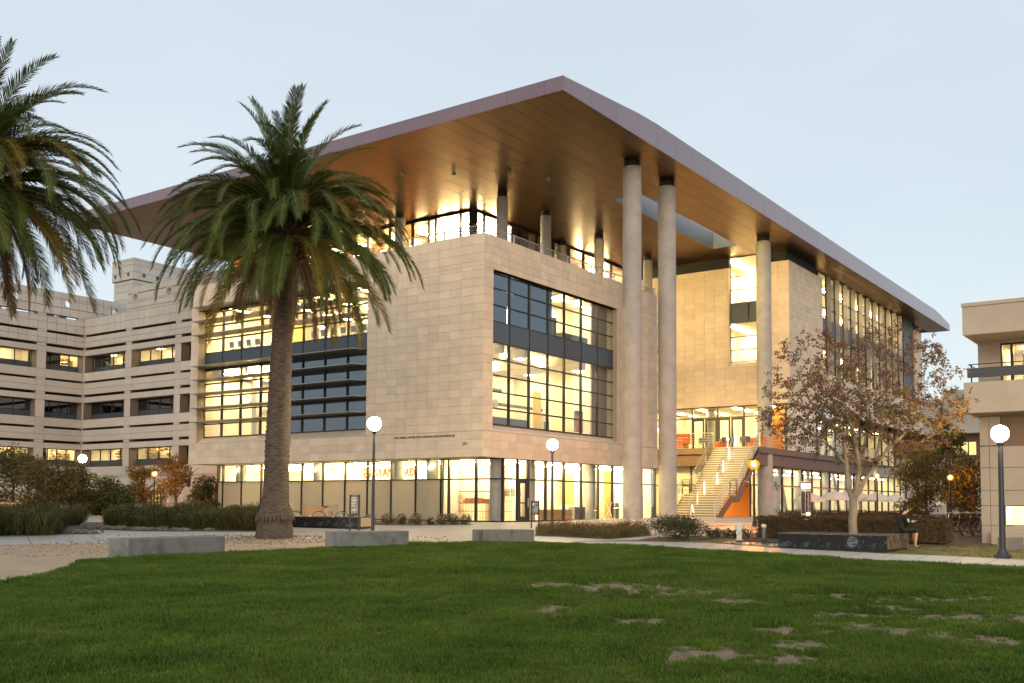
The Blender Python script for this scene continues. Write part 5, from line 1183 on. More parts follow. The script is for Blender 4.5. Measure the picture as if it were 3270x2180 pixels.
def palm(x, y, H, lean, label, seed, sc=1.0, r0=.44):
    r = random.Random(seed); o = empty('palm_tree', (x, y, gz(x, y)), 0, label, 'palm tree', 'date palms')
    prof = [(r0*1.62, -.1), (r0*1.66, .1), (r0*1.60, .35), (r0*1.46, .6), (r0*1.52, .66), (r0*1.62, .76), (r0*1.44, .95), (r0*1.22, 1.25), (r0*1.11, 1.8), (r0*1.08, 2.6)]
    zz_ = 2.6
    while zz_ < H-1.3:
        zz_ += .17; t = zz_/H; rr = r0*(1.08-.30*min(1, max(0, (t-.3)/.6)))
        prof += [(rr*1.045, zz_-.10), (rr*.975, zz_-.02)]
    prof += [(r0*.8, H-1.2), (r0*.95, H-1.0)]
    jit = lambda a, z: 1+.05*noise.noise(Vector((math.cos(a)*2.5, math.sin(a)*2.5, z*2.2)))+(.08*noise.noise(Vector((math.cos(a)*6, math.sin(a)*6, 3))) if z < 1 else .03*math.sin(a*9+z*18.5)+.02*noise.noise(Vector((a*5, z*7, 2))))
    mb = MB(); mb.lathe(prof, (0, 0, 0), 40, True, True, jit)
    for i, v in enumerate(mb.v): t = max(0, v[2])/H; mb.v[i] = (v[0]+lean[0]*t**1.4, v[1]+lean[1]*t**1.4, v[2])
    tr = mb.build('trunk', BARK, o)
    # ragged collar of old root mat
    mb = MB()
    for k in range(30):
        a = 2*math.pi*k/30; q = r0*1.56; h = .16+.14*r.random(); w = .1
        p = lambda s, rr, z: (rr*math.cos(a+s), rr*math.sin(a+s), z)
        mb.faces([p(-w, q, .86), p(w, q, .86), p(w*.9, q*1.13, .8-.1), p(0, q*1.15, .8-h), p(-w*.9, q*1.13, .8-.1)], [(0,1,2,3,4)])
    mb.build('root_collar', BARK, tr)
    c = Vector((lean[0], lean[1], H))
    mb = MB(); mb.lathe([(r0*.85, -1.55), (r0*1.25, -1.3), (r0*1.62, -.8), (r0*1.55, -.3), (r0*1.15, .15), (r0*.5, .6)], c, 26, True, True, lambda a, z: 1+.12*math.sin(9*a+round((z-c.z)*5)*.7))
    for k in range(150):                             # cut frond stubs on the boss
        a = r.random()*6.283; t = r.random(); q = r0*(1.2+.42*math.sin(math.pi*t)); z = -1.4+1.5*t; d = Vector((math.cos(a), math.sin(a), .5))
        p = c+Vector((q*math.cos(a), q*math.sin(a), z)); mb.tube([p-d*.1, p+d*.13*r.uniform(.5, 1.4)], [.07, .045], 5)
    mb.build('crown_boss', BOSS, o)
    n = {'up': 21, 'mid': 46, 'low': 58, 'hang': 38, 'dead': 18}
    for kind, cnt in n.items():
        for k in range(cnt):
            a = 2*math.pi*(k+.7*r.random())/cnt*(1 if kind != 'mid' else 1)+{'up': .2, 'mid': .5, 'low': .1, 'hang': .35, 'dead': .9}[kind]
            v = FR[kind, r.randrange(3)]; base = {'up': .2, 'mid': -.05, 'low': -.4, 'hang': -.75, 'dead': -.95}[kind]; q = r0*{'up': .35, 'mid': .75, 'low': 1.1, 'hang': 1.3, 'dead': 1.3}[kind]
            f = place('palm_frond', v, o, (c.x+q*math.cos(a), c.y+q*math.sin(a), c.z+base+.15*r.random()), (r.uniform(-.25, .25), r.uniform(-.12, .14), a)); s = sc*r.uniform(.88, 1.08); f.scale = (s, s, s)
            if kind == 'dead': f['label'] = 'brown dead frond'
    return o
palm(-14.15, -1.72, 11.0, (.12, -.22), 'tall date palm with a shaggy crown standing before the building, its whole trunk in view', 3, .90, .385)
palm(-21.3, 5.35, 12.2, (0, 0), 'date palm at the left edge of the photo, only its crown in view', 8, 1.0, .46)

# ------------------------------------------------------------------ autumn tree: limbs grown toward points of the crown
BARKT = mat('smooth_grey_bark', (.27, .215, .15), .8, var=.25, scale=4, stretch=(1, 1, .4), bump=.3, bscale=14)
LA = [leafmat('russet_leaf', (.19, .095, .050), .35, .3), leafmat('dull_brown_leaf', (.15, .092, .066), .35, .25), leafmat('olive_leaf', (.095, .085, .025), .35, .35), leafmat('gold_leaf', (.25, .14, .04), .3, .35)]
def grown_tree(o, limbs, r0, crown, npts, bark, name='limb', seed=1, rmin=.006, reach=1.5):
    r = random.Random(seed); nodes = []; mb = MB()
    def bump(pts): return [Vector(p) for p in pts]
    for li, (pts, ra, rb) in enumerate(limbs):
        P = bump(pts); Q = []
        for i in range(len(P)-1):
            for k in range(3): Q.append(P[i].lerp(P[i+1], k/3)+rv()*.02)
        Q.append(P[-1]); n = len(Q); rs = [ra+(rb-ra)*i/(n-1) for i in range(n)]
        b = MB(); b.tube(Q, rs, 9).build(name if li else 'trunk', bark, o)
        if li: nodes += list(zip(Q[n//4:], rs[n//4:]))
    tips = []
    pts = []
    while len(pts) < npts:
        d = rv()*r.random()**.38; p = Vector((crown[0]+d.x*crown[3], crown[1]+d.y*crown[4], crown[2]+d.z*crown[5]*(1 if d.z > 0 else .75)))
        pts.append(p)
    base = Vector(limbs[0][0][-1]); pts.sort(key=lambda p: (p-base).length)
    for p in pts:
        q, rq = min(nodes, key=lambda nr: (nr[0]-p).length+max(0, nr[0].z-p.z)*.8); L_ = (p-q).length
        if L_ < .12: tips.append(p); continue
        m1 = q.lerp(p, .4)+rv()*L_*.12+Vector((0, 0, .1*L_)); m2 = q.lerp(p, .75)+rv()*L_*.1
        ra = max(rmin, rq*.62); mb.tube([q, m1, m2, p], [ra, ra*.75, ra*.5, max(rmin*.7, ra*.3)], 5)
        nodes += [(m1, ra*.75), (m2, ra*.5), (p, max(rmin, ra*.35))]; tips += [p, m2]
    tag(mb.build('twigs', bark, o), kind='stuff'); return tips
o = empty('autumn_tree', (0, 0, 0), 0, 'small tree with sparse russet autumn leaves, growing inside the granite planter at right', 'tree')
limbs = [([(-5.84, -18.97, -.45), (-5.82, -18.99, .2), (-5.88, -19.03, .9), (-5.9, -19.03, 1.3)], .135, .13),
 ([(-5.9, -19.0, 1.2), (-5.97, -18.92, 1.5), (-6.04, -18.9, 2.23), (-6.15, -18.85, 3.13), (-6.5, -18.3, 3.65), (-6.7, -17.9, 4.3), (-6.75, -17.6, 5.2)], .095, .02),
 ([(-5.92, -19.1, 1.25), (-6.03, -19.19, 1.5), (-6.0, -19.27, 2.0), (-6.1, -19.2, 2.99), (-6.3, -18.95, 3.9), (-6.4, -18.8, 4.9), (-6.3, -18.8, 5.9)], .09, .018),
 ([(-5.92, -19.1, 1.15), (-5.98, -19.4, 1.69), (-5.8, -19.7, 2.05), (-5.6, -20.05, 2.7), (-5.1, -20.75, 3.43), (-4.6, -21.6, 4.15)], .085, .02),
 ([(-5.85, -19.62, 1.95), (-5.6, -19.74, 2.59), (-5.55, -19.85, 3.28), (-5.5, -19.9, 4.12), (-5.7, -19.7, 5.0), (-5.7, -19.6, 5.9)], .06, .018),
 ([(-6.05, -18.9, 2.2), (-6.1, -18.4, 2.75), (-6.34, -18.0, 3.07), (-6.8, -17.4, 3.6), (-7.2, -16.9, 4.0)], .05, .014),
 ([(-5.62, -20.0, 2.6), (-5.2, -20.2, 3.0), (-4.9, -20.3, 3.9), (-4.7, -20.6, 4.8)], .045, .012)]
tips = grown_tree(o, limbs, .13, (-5.85, -19.35, 4.15, 3.3, 3.3, 2.65), 640, BARKT, seed=4)
mb = MB()
for p in tips:
    e = ((p.x+5.85)/2.75)**2+((p.y+19.3)/2.75)**2+((p.z-4.1)/2.5)**2
    if R.random() < .27 or p.z < 2.15: continue
    for c_ in range(R.choice((1, 2, 2, 3))):
        q = p+rv()*.12; ax = (rv()+Vector((0, 0, -.2))).normalized(); gold = (p.y < -20.6 and p.z < 4.3)
        mb.m = 3 if gold and R.random() < .6 else R.choice((0, 0, 0, 1, 1, 2, 3) if p.z > 4 else (0, 0, 1, 2, 2, 3)); mm = mb.m
        for k in range(9):                           # a pinnate leaf: leaflets along a stalk
            b_ = q+ax*(.025*k); s = (-1)**k; u = (ax.cross(rv())*s+ax*.5).normalized(); nn = (u.cross(ax)+rv()*.3).normalized(); u = (u-nn*u.dot(nn)).normalized(); leaf_quad(mb, b_+u*.05, nn, u, .11, .045)
tag(mb.build('crown', LA, o), kind='stuff')

# ------------------------------------------------------------------ other trees
LG = [leafmat('dark_green_leaf', (.055, .066, .018), .4, .25), leafmat('olive_green_leaf', (.10, .095, .022), .4, .3), leafmat('rust_tip_leaf', (.15, .095, .03), .35, .3), leafmat('orange_maple_leaf', (.19, .112, .020), .35, .4), leafmat('amber_leaf', (.145, .10, .02), .35, .4)]
BARKD = mat('brown_bark', (.10, .07, .045), .9, var=.3, scale=5, bump=.4)
def tree(name, x, y, H, rad_, mats, label, cat, group, n=2600, ls=.2, trunk=.1, cz=.62, low=.38, seed=1, blobs=11):
    r = random.Random(seed); z = gz(x, y); o = empty(name, (x, y, z), r.random()*6, label, cat, group)
    tr = MB(); tr.tube([(0, 0, -.1), (.05, .03, H*.25), (0, .1, H*.5), (0, 0, H*.75)], [trunk*1.3, trunk, trunk*.7, trunk*.3], 8); t_ = tr.build('trunk', BARKD, o)
    mb = MB()
    for k in range(6): a = k*1.05; mb.tube([(0, .05, H*(.25+.05*k)), (rad_*.45*math.cos(a), rad_*.45*math.sin(a), H*(.45+.05*k)), (rad_*.75*math.cos(a), rad_*.75*math.sin(a), H*(.52+.06*k))], [trunk*.55, trunk*.35, trunk*.12], 5)
    mb.build('limbs', BARKD, t_)
    bl = []
    for k in range(blobs):
        a = r.random()*6.283; t = r.random(); zz_ = H*(low+(.93-low)*t); q = rad_*(.72*math.sin(math.pi*min(1, .18+.72*t))**.8)*r.uniform(.35, 1); s = rad_*r.uniform(.3, .48)
        bl.append((q*math.cos(a), q*math.sin(a), zz_, s, s, s*.72))
    mb = MB(); foliage(mb, bl, n, ls, len(mats), .35); tag(mb.build('crown', mats, o), kind='stuff'); return o
for k, (x, y, H, q, ms, t) in enumerate(((-6.2, 30.0, 4.7, 2.3, (0, 1, 1, 2), 'tallest dark shrubby tree with rust tips, at the left edge'), (-4.4, 31.5, 3.4, 2.1, (0, 1, 1, 2), 'low bushy tree between the left-edge tree and the globe lamp'), (-6.4, 26.2, 3.0, 2.0, (1, 1, 2), 'olive bushy tree in front of the other left shrubs'), (-3.1, 29.1, 3.3, 2.0, (1, 0, 2), 'bushy rust-tipped tree just left of the globe lamp'), (.0, 31.0, 2.5, 1.7, (0, 0, 1), 'dark green shrub tree right of the globe lamp'), (-2.6, 25.7, 2.3, 1.8, (1, 0), 'green shrub tree below the strip windows, behind the rosemary'), (1.8, 22.4, 2.4, 1.5, (0, 1, 2), 'dark shrub beside the left end of the shopfront'))):
    tree('shrub_tree', x, y, H, q, [LG[i] for i in ms], t, 'tree', 'shrubby trees at left', 4200, .17, .07, low=.12, seed=50+k, blobs=16)
tree('maple_tree', 7.9, 37.6, 3.7, 1.9, [LG[4], LG[3], LG[1]], 'orange maple left of the lantern post', 'tree', 'orange maples', 3000, .17, .1, low=.36, seed=71); tree('maple_tree', 8.2, 34.2, 4.2, 2.1, [LG[3], LG[4], LG[1]], 'taller orange maple beside the hanging white sign', 'tree', 'orange maples', 3200, .17, .1, low=.38, seed=72)
for k, (x, y, H, q, ms, t) in enumerate(((22.8, -14.5, 4.2, 1.8, (3, 4, 1, 0), 'orange-lit tree behind the hedge, right of the umbrellas'), (27.2, -14.7, 6.4, 1.3, (0, 0, 1), 'tallest dark slender tree behind the small orange lantern'), (22.4, -16.4, 4.0, 1.8, (4, 1, 3), 'amber-tinted tree just left of the small orange lantern'), (18.0, -17.9, 3.4, 1.6, (0, 1, 4), 'dark tree beside the corner of the tan building'), (30.0, -12.2, 4.6, 2.0, (1, 0, 4), 'olive tree farther back behind the orange-lit one'))):  # orange and amber leaf colours carry the lanterns' light
    tree('garden_tree', x, y, H, q, [LG[i] for i in ms], t, 'tree', 'trees behind the hedges at right', 3400, .16, .08, low=.16, seed=90+k, blobs=15)

# ------------------------------------------------------------------ hedges and shrubs
HEDG = [leafmat('russet_hedge_leaf', (.10, .060, .025), .4, .2), leafmat('hedge_leaf', (.055, .050, .018), .4, .2), leafmat('dark_hedge_leaf', (.03, .036, .014), .4, .2)]
def hedge(pts, w, h, label, n, ms, ls=.055, zb=None):
    o = empty('hedge', (0, 0, 0), 0, label, 'hedge', 'clipped hedges'); P = [Vector((*p, 0)) for p in pts]; mb = MB(); core = MB()
    tot = sum((b-a).length for a, b in zip(P, P[1:]))
    for a, b in zip(P, P[1:]):
        d = (b-a); L_ = d.length; d.normalize(); s = Vector((-d.y, d.x, 0))
        z0 = gz(a.x, a.y) if zb is None else zb
        c = (a+b)/2; core.obox((c.x, c.y, z0+h*.45), L_-.1, w-.22, h*.86, math.atan2(d.y, d.x))
        for _ in range(int(n*L_/tot)):
            f = R.random(); u = R.random()*L_
            if f < .42: p = a+d*u-s*w/2+Vector((0, 0, z0+h*R.random()**.8)); nn = -s
            elif f < .8: p = a+d*u+s*w*R.uniform(-.5, .5)+Vector((0, 0, z0+h)); nn = Vector((0, 0, 1))
            elif f < .9: p = a+d*u+s*w/2+Vector((0, 0, z0+h*R.random())); nn = s
            else: e = R.choice((0, 1)); p = (a if not e else b)+s*w*R.uniform(-.5, .5)+Vector((0, 0, z0+h*R.random())); nn = -d if not e else d
            p += nn*(.07*noise.noise(p*2.2)+R.uniform(-.07, .04)); nn = (nn*.5+rv()).normalized(); t = rv(); t = t-nn*t.dot(nn)
            if t.length < .05: continue
            mb.m = R.randrange(len(ms)); leaf_quad(mb, p, nn, t.normalized(), ls*R.uniform(.7, 1.4), ls*.6)
    q = core.build('hedge_core', MATS['bark_mulch'], o); mb.m = 0; tag(mb.build('leaves', ms, q), kind='stuff'); return o
hedge([(-2.6, -14.6), (-1.9, -17.6), (-1.75, -21.0)], 1.1, .74, 'long russet clipped hedge behind the granite planter, nearest of the hedges', 15000, [HEDG[0], HEDG[0], HEDG[1]])
hedge([(5.3, -13.9), (8.0, -17.4), (11.3, -19.4)], 1.2, .5, 'middle clipped hedge with an orange top, behind the nearest hedge', 7000, [HEDG[0], HEDG[1]])
hedge([(14.0, -9.3), (17.0, -11.6), (21.5, -14.6)], 1.2, .62, 'far green clipped hedge below the cafe umbrellas', 7000, [HEDG[1], HEDG[2]])
def shrub(name, x, y, rx, ry, h, ms, label, cat, group, n, ls, rz=0, z=None, flowers=None, nb=9, asp=.55, seed=1):
    r = random.Random(seed); o = empty(name, (x, y, gz(x, y) if z is None else z), rz, label, cat, group)
    mb = MB()
    for k in range(7): a = k*.9; mb.tube([(0, 0, -.03), (rx*.3*math.cos(a), ry*.3*math.sin(a), h*.5), (rx*.6*math.cos(a), ry*.6*math.sin(a), h*.8)], [.018, .012, .005], 4)
    st_ = mb.build('stems', BARKD, o); bl = [(0, 0, h*.45, rx*.72, ry*.72, h*.5)]
    for k in range(nb): a = r.random()*6.283; q = r.uniform(.3, .72); s = r.uniform(.3, .45); bl.append((rx*q*math.cos(a), ry*q*math.sin(a), h*r.uniform(.3, .74), rx*s, ry*s, h*s*.75))
    mb = MB(); foliage(mb, bl, n, ls, len(ms), .5, aspect=asp); tag(mb.build('leaves', ms, o), kind='stuff')
    if flowers:
        mb = MB()
        for _ in range(flowers[1]):
            b = r.choice(bl); d = rv(); d.z = abs(d.z); p = Vector((b[0]+d.x*b[3], b[1]+d.y*b[4], b[2]+d.z*b[5])); mb.sphere(p, flowers[2]*r.uniform(.6, 1.2), 5, 4)
        tag(mb.build('blossoms', flowers[0], o), kind='stuff')
    return o
shrub('round_shrub', -5.55, -12.75, 1.3, 1.05, .88, [HEDG[2], HEDG[1], LG[0]], 'rounded dark green bush at the path edge, left of the hydrant', 'bush', None, 7000, .06, rad(-55), nb=14, seed=5)
for k, (x, y, s, t) in enumerate(((-4.2, -13.5, .34, 'small green plant nearest to the rounded bush'), (-3.65, -13.5, .36, 'small green plant in the middle, left behind the hydrant'), (-3.45, -13.75, .36, 'small green plant close to the left side of the hydrant'), (-3.3, -14.0, .3, 'small green plant right behind the hydrant'), (-3.5, -14.55, .55, 'wispy brownish plant between the hydrant and the valve pipe'))):
    shrub('small_plant', x, y, s*.75, s*.75, s, [HEDG[1], LG[1]] if k < 4 else [HEDG[0], HEDG[1]], t, 'plant', 'small plants by the hydrant', 420, .055, nb=5, seed=20+k)
PINKF = mat('faded_pink_blossom', (.42, .30, .22), .7); WHF = mat('pale_blossom', (.48, .42, .34), .7)
for k, (x, y, s, h, t) in enumerate(((-6.5, 2.1, .5, .5, 'flowering shrub just right of the directory sign'), (-6.0, 1.55, .45, .46, 'second flowering shrub along the frosted shopfront'), (-5.5, .95, .5, .55, 'third flowering shrub along the frosted shopfront'), (-5.1, .5, .42, .52, 'fourth flowering shrub along the frosted shopfront'), (-4.62, .05, .5, .55, 'largest flowering shrub in the middle of the shopfront row'), (-4.2, -.4, .26, .36, 'small thin shrub in the gap of the shopfront row'), (-3.85, -.75, .42, .52, 'third flowering shrub from the right end of the row'), (-3.5, -1.1, .42, .5, 'second flowering shrub from the right end of the row'), (-3.15, -1.5, .42, .52, 'rightmost flowering shrub of the row, before the lit corner'), (-7.1, 2.6, .45, .4, 'flowering shrub behind the posts of the directory sign'))):
    shrub('flowering_shrub', x, y, s*.8, s*.8, h, [HEDG[1], LG[0], LG[1]], t, 'shrub', 'flowering shrubs along the shopfront', 1100, .05, flowers=(WHF, 70, .018), seed=40+k, nb=8)
for k, (x, y) in enumerate(((-6.9, 1.1), (-7.4, 1.6))):
    shrub('low_plant', x, y, .45, .25, .16, [HEDG[1], HEDG[0]], ('low reddish plant at the foot of the lamp post', 'low plant at the right end of the left granite planter')[k], 'plant', 'low plants by the lamp', 350, .05, nb=4, seed=60+k)

# rosemary: upright needle sprays
ROS = [leafmat('rosemary_needle', (.060, .066, .020), .4, .15, .7), leafmat('rosemary_light_needle', (.115, .115, .035), .35, .2, .7), leafmat('rosemary_brown_needle', (.075, .055, .03), .35, .15, .8)]
def rosemary(pts, w, h, label, n, seed=1):
    r = random.Random(seed); P = [Vector((*p, 0)) for p in pts]; o = empty('rosemary_hedge', (0, 0, 0), 0, label, 'shrub', 'rosemary shrubs at left'); mb = MB()
    segs = [(a, b) for a, b in zip(P, P[1:])]; tot = sum((b-a).length for a, b in segs)
    core = MB()
    for a, b in segs:
        d = b-a; L_ = d.length; d.normalize(); s = Vector((-d.y, d.x, 0))
        k_ = max(2, int(L_/.5))
        for i in range(k_+1): p = a+d*L_*i/k_; core.sphere((p.x, p.y, gz(p.x, p.y)+h*.3), w*.2, 8, 6, sz=h*.3/(w*.2))
        for _ in range(int(n*L_/tot)):
            u = r.uniform(-.25, L_+.25); e = w/2*math.sqrt(max(.02, 1-max(0, (-u/.4 if u < 0 else (u-L_)/.4 if u > L_ else 0))**2)); v = r.uniform(-1, 1); p = a+d*u+s*v*e
            hh = h*(1-.32*v*v)*(.86+.32*noise.noise(Vector((p.x*1.1, p.y*1.1, 3.0))))*r.uniform(.62, 1.08); z0 = gz(p.x, p.y); zb = z0+hh*r.choice((.0, .15, .3, .45, .6))*r.random()
            out = s*v*.5+d*((u/L_-.5)*.2)+rv()*.38; out.z = 0; ln = (z0+hh-zb)
            if ln < .05: continue
            base = Vector((p.x, p.y, zb))-out*.15; tip = Vector((p.x, p.y, z0+hh))+out*.25; mb.m = r.choice((0, 0, 0, 1, 1, 2))
            dirv = (tip-base).normalized(); sd_ = dirv.cross(rv()).normalized()
            for q in range(7):                       # needles up the spray
                c = base.lerp(tip, .25+.75*q/6); nd = (dirv*.9+sd_*(.6 if q % 2 else -.6)+rv()*.25).normalized(); l = .11*r.uniform(.8, 1.3); ww = dirv.cross(nd).normalized()*.012
                mb.faces([c-ww, c+ww, c+nd*l], [(0,1,2)])
            ww = sd_*.006; mb.faces([base-ww, base+ww, tip], [(0,1,2)])
    q = core.build('core', MATS['dark_hedge_core'], o); tag(mb.build('needles', ROS, q), kind='stuff'); return o
mat('dark_hedge_core', (.022, .022, .010), .95, var=.3, scale=12)
rosemary([(-24.5, 13.0), (-21.0, 9.2), (-17.9, 5.7)], 1.9, 1.0, 'big dark rosemary bush at the left edge beside the path', 12000, 2)
rosemary([(-18.6, 14.6), (-15.8, 11.6), (-14.4, 10.0)], 1.7, .92, 'rosemary bush behind the left-edge one, ending at the gap', 6000, 3)
rosemary([(-14.1, 7.6), (-12.9, 5.4), (-12.0, 3.2), (-11.4, 1.6)], 1.5, 1.0, 'long rosemary hedge running from the gap to the palm trunk', 12000, 4)
SANT = [leafmat('silver_leaf', (.33, .37, .335), .25, .2, .8), leafmat('silver_green_leaf', (.20, .245, .20), .25, .2, .8)]
for k, (x, y, s) in enumerate(((-15.3, 7.8, .30), (-15.35, 7.3, .3), (-15.4, 6.85, .27), (-15.25, 6.45, .25), (-15.1, 6.1, .24), (-15.0, 5.75, .27), (-14.8, 5.35, .22), (-14.7, 5.0, .24), (-14.55, 4.6, .22), (-14.4, 4.2, .3), (-14.2, 3.75, .22), (-14.05, 3.4, .25), (-13.4, 2.75, .22), (-17.25, 5.25, .24), (-17.1, 4.95, .26), (-16.95, 4.7, .24))):
    nm = ('farthest left', 'second', 'third', 'fourth', 'fifth', 'sixth', 'seventh', 'eighth', 'ninth', 'tenth', 'eleventh', 'twelfth')
    t = ('%s silver-grey cushion plant of the row before the long rosemary hedge' % nm[k]) if k < 12 else 'lone silver-grey cushion plant close to the palm trunk' if k == 12 else '%s silver-grey cushion plant at the path corner by the left bush' % ('left', 'middle', 'right')[k-13]
    shrub('cushion_plant', x, y, s, s, s*.72, SANT, t, 'plant', 'silver cushion plants', 420, .035, nb=5, seed=80+k)
BLADE = leafmat('strappy_leaf', (.13, .15, .045), .3, .3)
for k, (x, y) in enumerate(((-15.9, 6.4), (-16.4, 5.0), (-14.95, 5.55), (-14.3, 4.4))):
    o = empty('strappy_plant', (x, y, gz(x, y)), k, ('left', 'front', 'middle', 'right')[k]+' small plant with arching strap leaves among the silver cushions', 'plant', 'strap-leaved plants'); me = None
    for q in range(9):
        a = q*.7; l = .28+.12*R.random(); mb = MB()
        pts = [Vector((math.cos(a)*l*t*.7, math.sin(a)*l*t*.7, l*(t-.45*t*t*1.2))) for t in (0, .35, .7, 1)]; s = Vector((-math.sin(a), math.cos(a), 0))
        for i in range(3): w0, w1 = (.011, .010, .007, .001)[i:i+2]; mb.faces([pts[i]-s*w0, pts[i]+s*w0, pts[i+1]+s*w1, pts[i+1]-s*w1], [(0,1,2,3)])
        mb.build('leaf', BLADE, o)
# rusty flower bed: dense low cover
mb = MB(); FB = [leafmat('flowerbed_green', (.075, .082, .022), .4, .25), leafmat('flowerbed_leaf', (.10, .085, .028), .4, .25), leafmat('flowerbed_rust', (.27, .085, .022), .4, .25)]
poly = [(-7.3, -8.0), (-7.0, -10.9), (-4.7, -11.2), (-1.4, -9.3), (-3.4, -5.6)]
def inside(x, y, P):
    c = False
    for (x1, y1), (x2, y2) in zip(P, P[1:]+P[:1]):
        if (y1 > y) != (y2 > y) and x < (x2-x1)*(y-y1)/(y2-y1)+x1: c = not c
    return c
k = 0
while k < 850:
    x, y = R.uniform(-7.4, -1.3), R.uniform(-11.3, -5.5)
    if not inside(x, y, poly): continue
    k += 1; h = .30*(.85+.7*noise.noise(Vector((x*.9, y*.9, 2)))+.35*R.random()); z = gz(x, y); s = .16
    foliage(mb, [(x, y, z+h*.5, s, s, h*.55)], 20, .06, 2, .3)
    if R.random() < .55: mb.m = 2; [leaf_quad(mb, Vector((x, y, z+h))+rv()*.1, (rv()+Vector((0, 0, .6))).normalized(), Vector((1, 0, 0)), .06, .05) for _ in range(4)]; mb.m = 0
tag(mb.build('flower_bed', FB), 'low bed of green foliage with rust-red flowers in front of the lit corner', kind='stuff')
# ------------------------------------------------------------------ lawn: soil sheet and scattered grass tufts
LAWN = [(-34, -13.2), (-30.6, -12.6), (-29.0, -11.7), (-27.4, -10.3), (-26.2, -8.9), (-24.5, -6.75), (-23.3, -6.35), (-20.1, -6.45), (-16.3, -6.75), (-13.5, -7.25), (-11.55, -8.5), (-10.1, -9.75), (-9.55, -12.2), (-9.4, -14), (-9.75, -16), (-10.05, -18.2), (-11.1, -20.2), (-12.2, -23.5), (-12.5, -26), (-17, -40), (-42, -40), (-60, -30), (-60, -18)]
sheet('lawn_soil', LAWN, .016, GRASSB)
def patch(x, y):
    """how worn the turf is: large near the middle right, small scars toward the lower right"""
    s = sd_of(x, y); l = (x-CAM.x)*RH.x+(y-CAM.y)*RH.y; b = 0
    for ps, pl, rs, rl in BARE:
        q = ((s-ps)/(rs*2.3))**2+((l-pl)/(rl*1.1))**2
        if q < 4: b = max(b, 1.05-q*.75+.8*noise.noise(Vector((x*2.6, y*2.6, 0)))+.75*noise.noise(Vector((x*6, y*6, 5)))+.5*noise.noise(Vector((x*15, y*15, 9))))
    return b
BARE = [(17.0, 1.9, .9, .95), (17.6, .7, .5, .6), (16.4, 3.1, .45, .6), (13.4, .55, .35, .45), (14.9, 3.4, .25, .55), (15.4, 6.2, .3, 1.0), (14.2, 5.2, .28, .5), (12.9, 6.1, .4, 1.3), (13.6, 7.4, .3, .9), (11.6, 3.1, .28, .5), (11.4, 4.4, .3, .7), (10.8, 4.9, .25, .45), (10.3, 3.0, .2, .35), (12.2, 1.6, .2, .4), (9.6, 1.8, .3, .5), (9.3, 2.5, .2, .4), (12.0, 3.9, .2, .5), (10.4, 5.8, .3, .5), (13.1, 4.4, .2, .6), (17.9, 4.2, .2, .5), (16.1, 5.0, .2, .7), (15.9, 7.2, .25, .5), (11.9, 7.9, .3, .5), (23.6, 1.1, .25, .6)]
GR = [leafmat('grass_blade', (.046, .112, .008), .35, .3, .6, c2=(.15, .225, .030), spec=.12, nscale=.7), leafmat('grass_blade_pale', (.095, .16, .022), .3, .25, .6, spec=.15), leafmat('grass_blade_dry', (.22, .17, .085), .3, .2, .8)]
def tuft(n, spread, h, seed, dry=0):
    r = random.Random(seed); mb = MB()
    for _ in range(n):
        a = r.random()*6.283; q = spread*math.sqrt(r.random()); x, y = q*math.cos(a), q*math.sin(a); l = h*r.uniform(.55, 1.15); b = r.random()*6.283; ln = l*r.uniform(.2, .75); w = .0042*r.uniform(.8, 1.4)
        d = Vector((math.cos(b), math.sin(b), 0)); s = Vector((-d.y, d.x, 0)); p = Vector((x, y, 0)); mb.m = 2 if r.random() < dry else (1 if r.random() < .22 else 0)
        m1 = p+d*ln*.35+Vector((0, 0, l*.6)); t = p+d*ln+Vector((0, 0, l*.92)); mb.faces([p-s*w, p+s*w, m1+s*w*.8, m1-s*w*.8, t], [(0,1,2,3), (3,2,4)])
    return mb
tc_ = bpy.data.collections.new('turf_tufts')
for k in range(4):
    me = tuft(30, .085, .058+.006*k, k, .03).mesh('tuft', GR); o = bpy.data.objects.new('tuft', me); tc_.objects.link(o)
pts = []
bb = MB()
def ok(x, y): return inside(x, y, LAWN)
def scatter(s0, s1, dens, scale):
    smid = (s0+s1)/2; half = s1*.56+6.0; n = int(dens*(s1-s0)*2*half)
    for _ in range(n):
        s = R.uniform(s0, s1); l = R.uniform(-half, half); x, y = at(s, l)
        if not ok(x, y): continue
        b = patch(x, y)
        if b > .1 and R.random() < min(.94, b*1.0): continue
        e = noise.noise(Vector((x*.55, y*.55, 1)))+.5*noise.noise(Vector((x*2.1, y*2.1, 7)))
        if e < -.55 and R.random() < .35: continue
        pts.append((x, y, gz(x, y)+.014, scale*(1+.36*e)*(.75 if b > .25 else 1)))
scatter(3.5, 7, 90, 1.2); scatter(7.0, 11, 230, .95); scatter(11, 16, 150, 1.1); scatter(16, 23, 95, 1.3); scatter(23, 36, 62, 1.5)
me = bpy.data.meshes.new('lawn_grass'); me.from_pydata([p[:3] for p in pts], [], [])
a = me.attributes.new('size', 'FLOAT', 'POINT'); a.data.foreach_set('value', [p[3] for p in pts])
lawn = place('lawn_grass', me); tag(lawn, 'mown green lawn with worn bare patches', kind='stuff')
g = bpy.data.node_groups.new('scatter_tufts', 'GeometryNodeTree'); g.interface.new_socket('Geometry', in_out='INPUT', socket_type='NodeSocketGeometry'); g.interface.new_socket('Geometry', in_out='OUTPUT', socket_type='NodeSocketGeometry')
n = g.nodes; gi = n.new('NodeGroupInput'); go = n.new('NodeGroupOutput'); ip = n.new('GeometryNodeInstanceOnPoints'); ci = n.new('GeometryNodeCollectionInfo'); ci.inputs[0].default_value = tc_; ci.inputs[1].default_value = True; ci.inputs[2].default_value = True
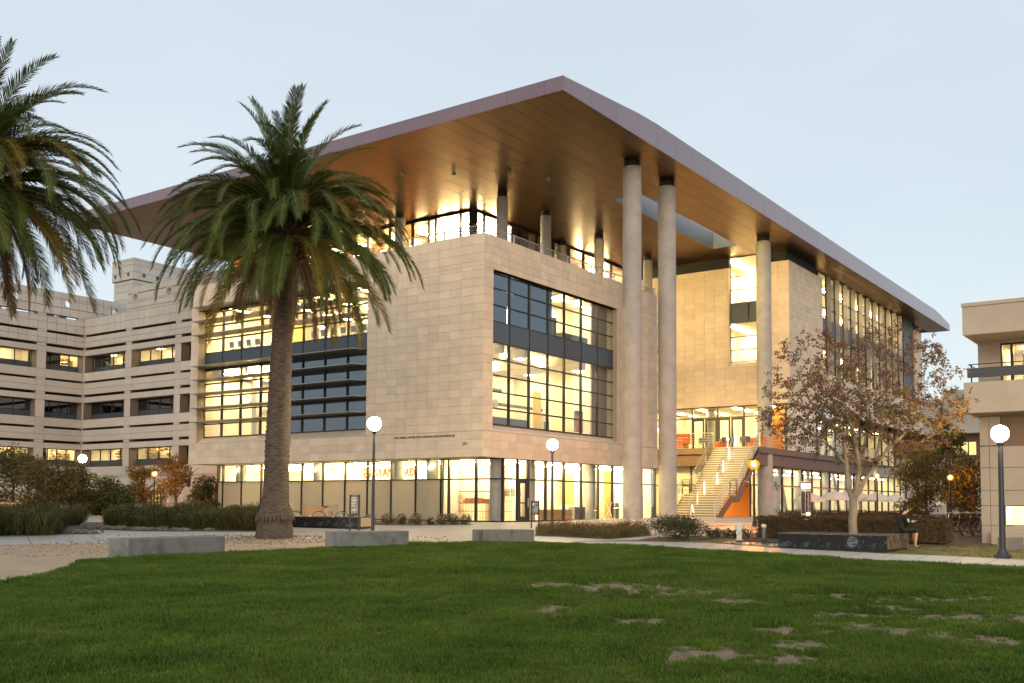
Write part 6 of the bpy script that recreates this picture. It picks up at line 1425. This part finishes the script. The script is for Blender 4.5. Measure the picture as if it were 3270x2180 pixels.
ip.inputs['Pick Instance'].default_value = True
rr = n.new('FunctionNodeRandomValue'); rr.data_type = 'FLOAT_VECTOR'; rr.inputs[0].default_value = (-.12, -.12, 0); rr.inputs[1].default_value = (.12, .12, 6.283)
na = n.new('GeometryNodeInputNamedAttribute'); na.data_type = 'FLOAT'; na.inputs[0].default_value = 'size'
l = g.links.new; l(gi.outputs[0], ip.inputs['Points']); l(ci.outputs[0], ip.inputs['Instance']); l(rr.outputs[0], ip.inputs['Rotation']); l(na.outputs[0], ip.inputs['Scale']); l(ip.outputs[0], go.inputs[0])
lawn.modifiers.new('scatter', 'NODES').node_group = g
# dry verge tufts and gravel crumbs
mb = MB()
for _ in range(2200):
    x, y = R.uniform(-7.6, -.6), R.uniform(-27, -11.9)
    if not inside(x, y, [(-7.5, -12.0), (-5.3, -13.6), (-4.6, -18.4), (-1.2, -21.7), (-.6, -27), (-7.4, -27), (-7.1, -22.1), (-7.2, -20.4), (-6.5, -15.1)]): continue
    t = tuft(7, .07, .05, _, .6); c = gz(x, y)+.012
    n0 = len(mb.v); mb.v += [(x+v[0], y+v[1], c+v[2]) for v in t.v]; mb.f += [tuple(n0+i for i in f) for f in t.f]; mb.mi += t.mi; mb.sm += t.sm
tag(mb.build('verge_grass', GR), 'thin dry grass along the path at right', kind='stuff')
mb = MB()
for _ in range(2600):
    a = R.random()*6.283; q = R.choice((R.uniform(.7, 2.6), R.uniform(.7, 2.6), R.uniform(2, 7))); x, y = -14.2+q*math.cos(a)*1.1, -1.7+q*math.sin(a)*1.1
    if _ % 7 == 0: x, y = R.uniform(-24, -19), R.uniform(-4, 2)
    if sd_of(x, y) > 36.5: continue
    r_ = R.uniform(.008, .024); z = gz(x, y)+.012; mb.obox((x, y, z+r_*.3), r_*2, r_*1.5, r_*1.2, R.random()*3, R.random(), R.random())
tag(mb.build('gravel_crumbs', mat('gravel_stone', (.24, .18, .12), .9, var=.3, scale=20)), 'loose gravel and litter on the tan ground round the palm', kind='stuff')
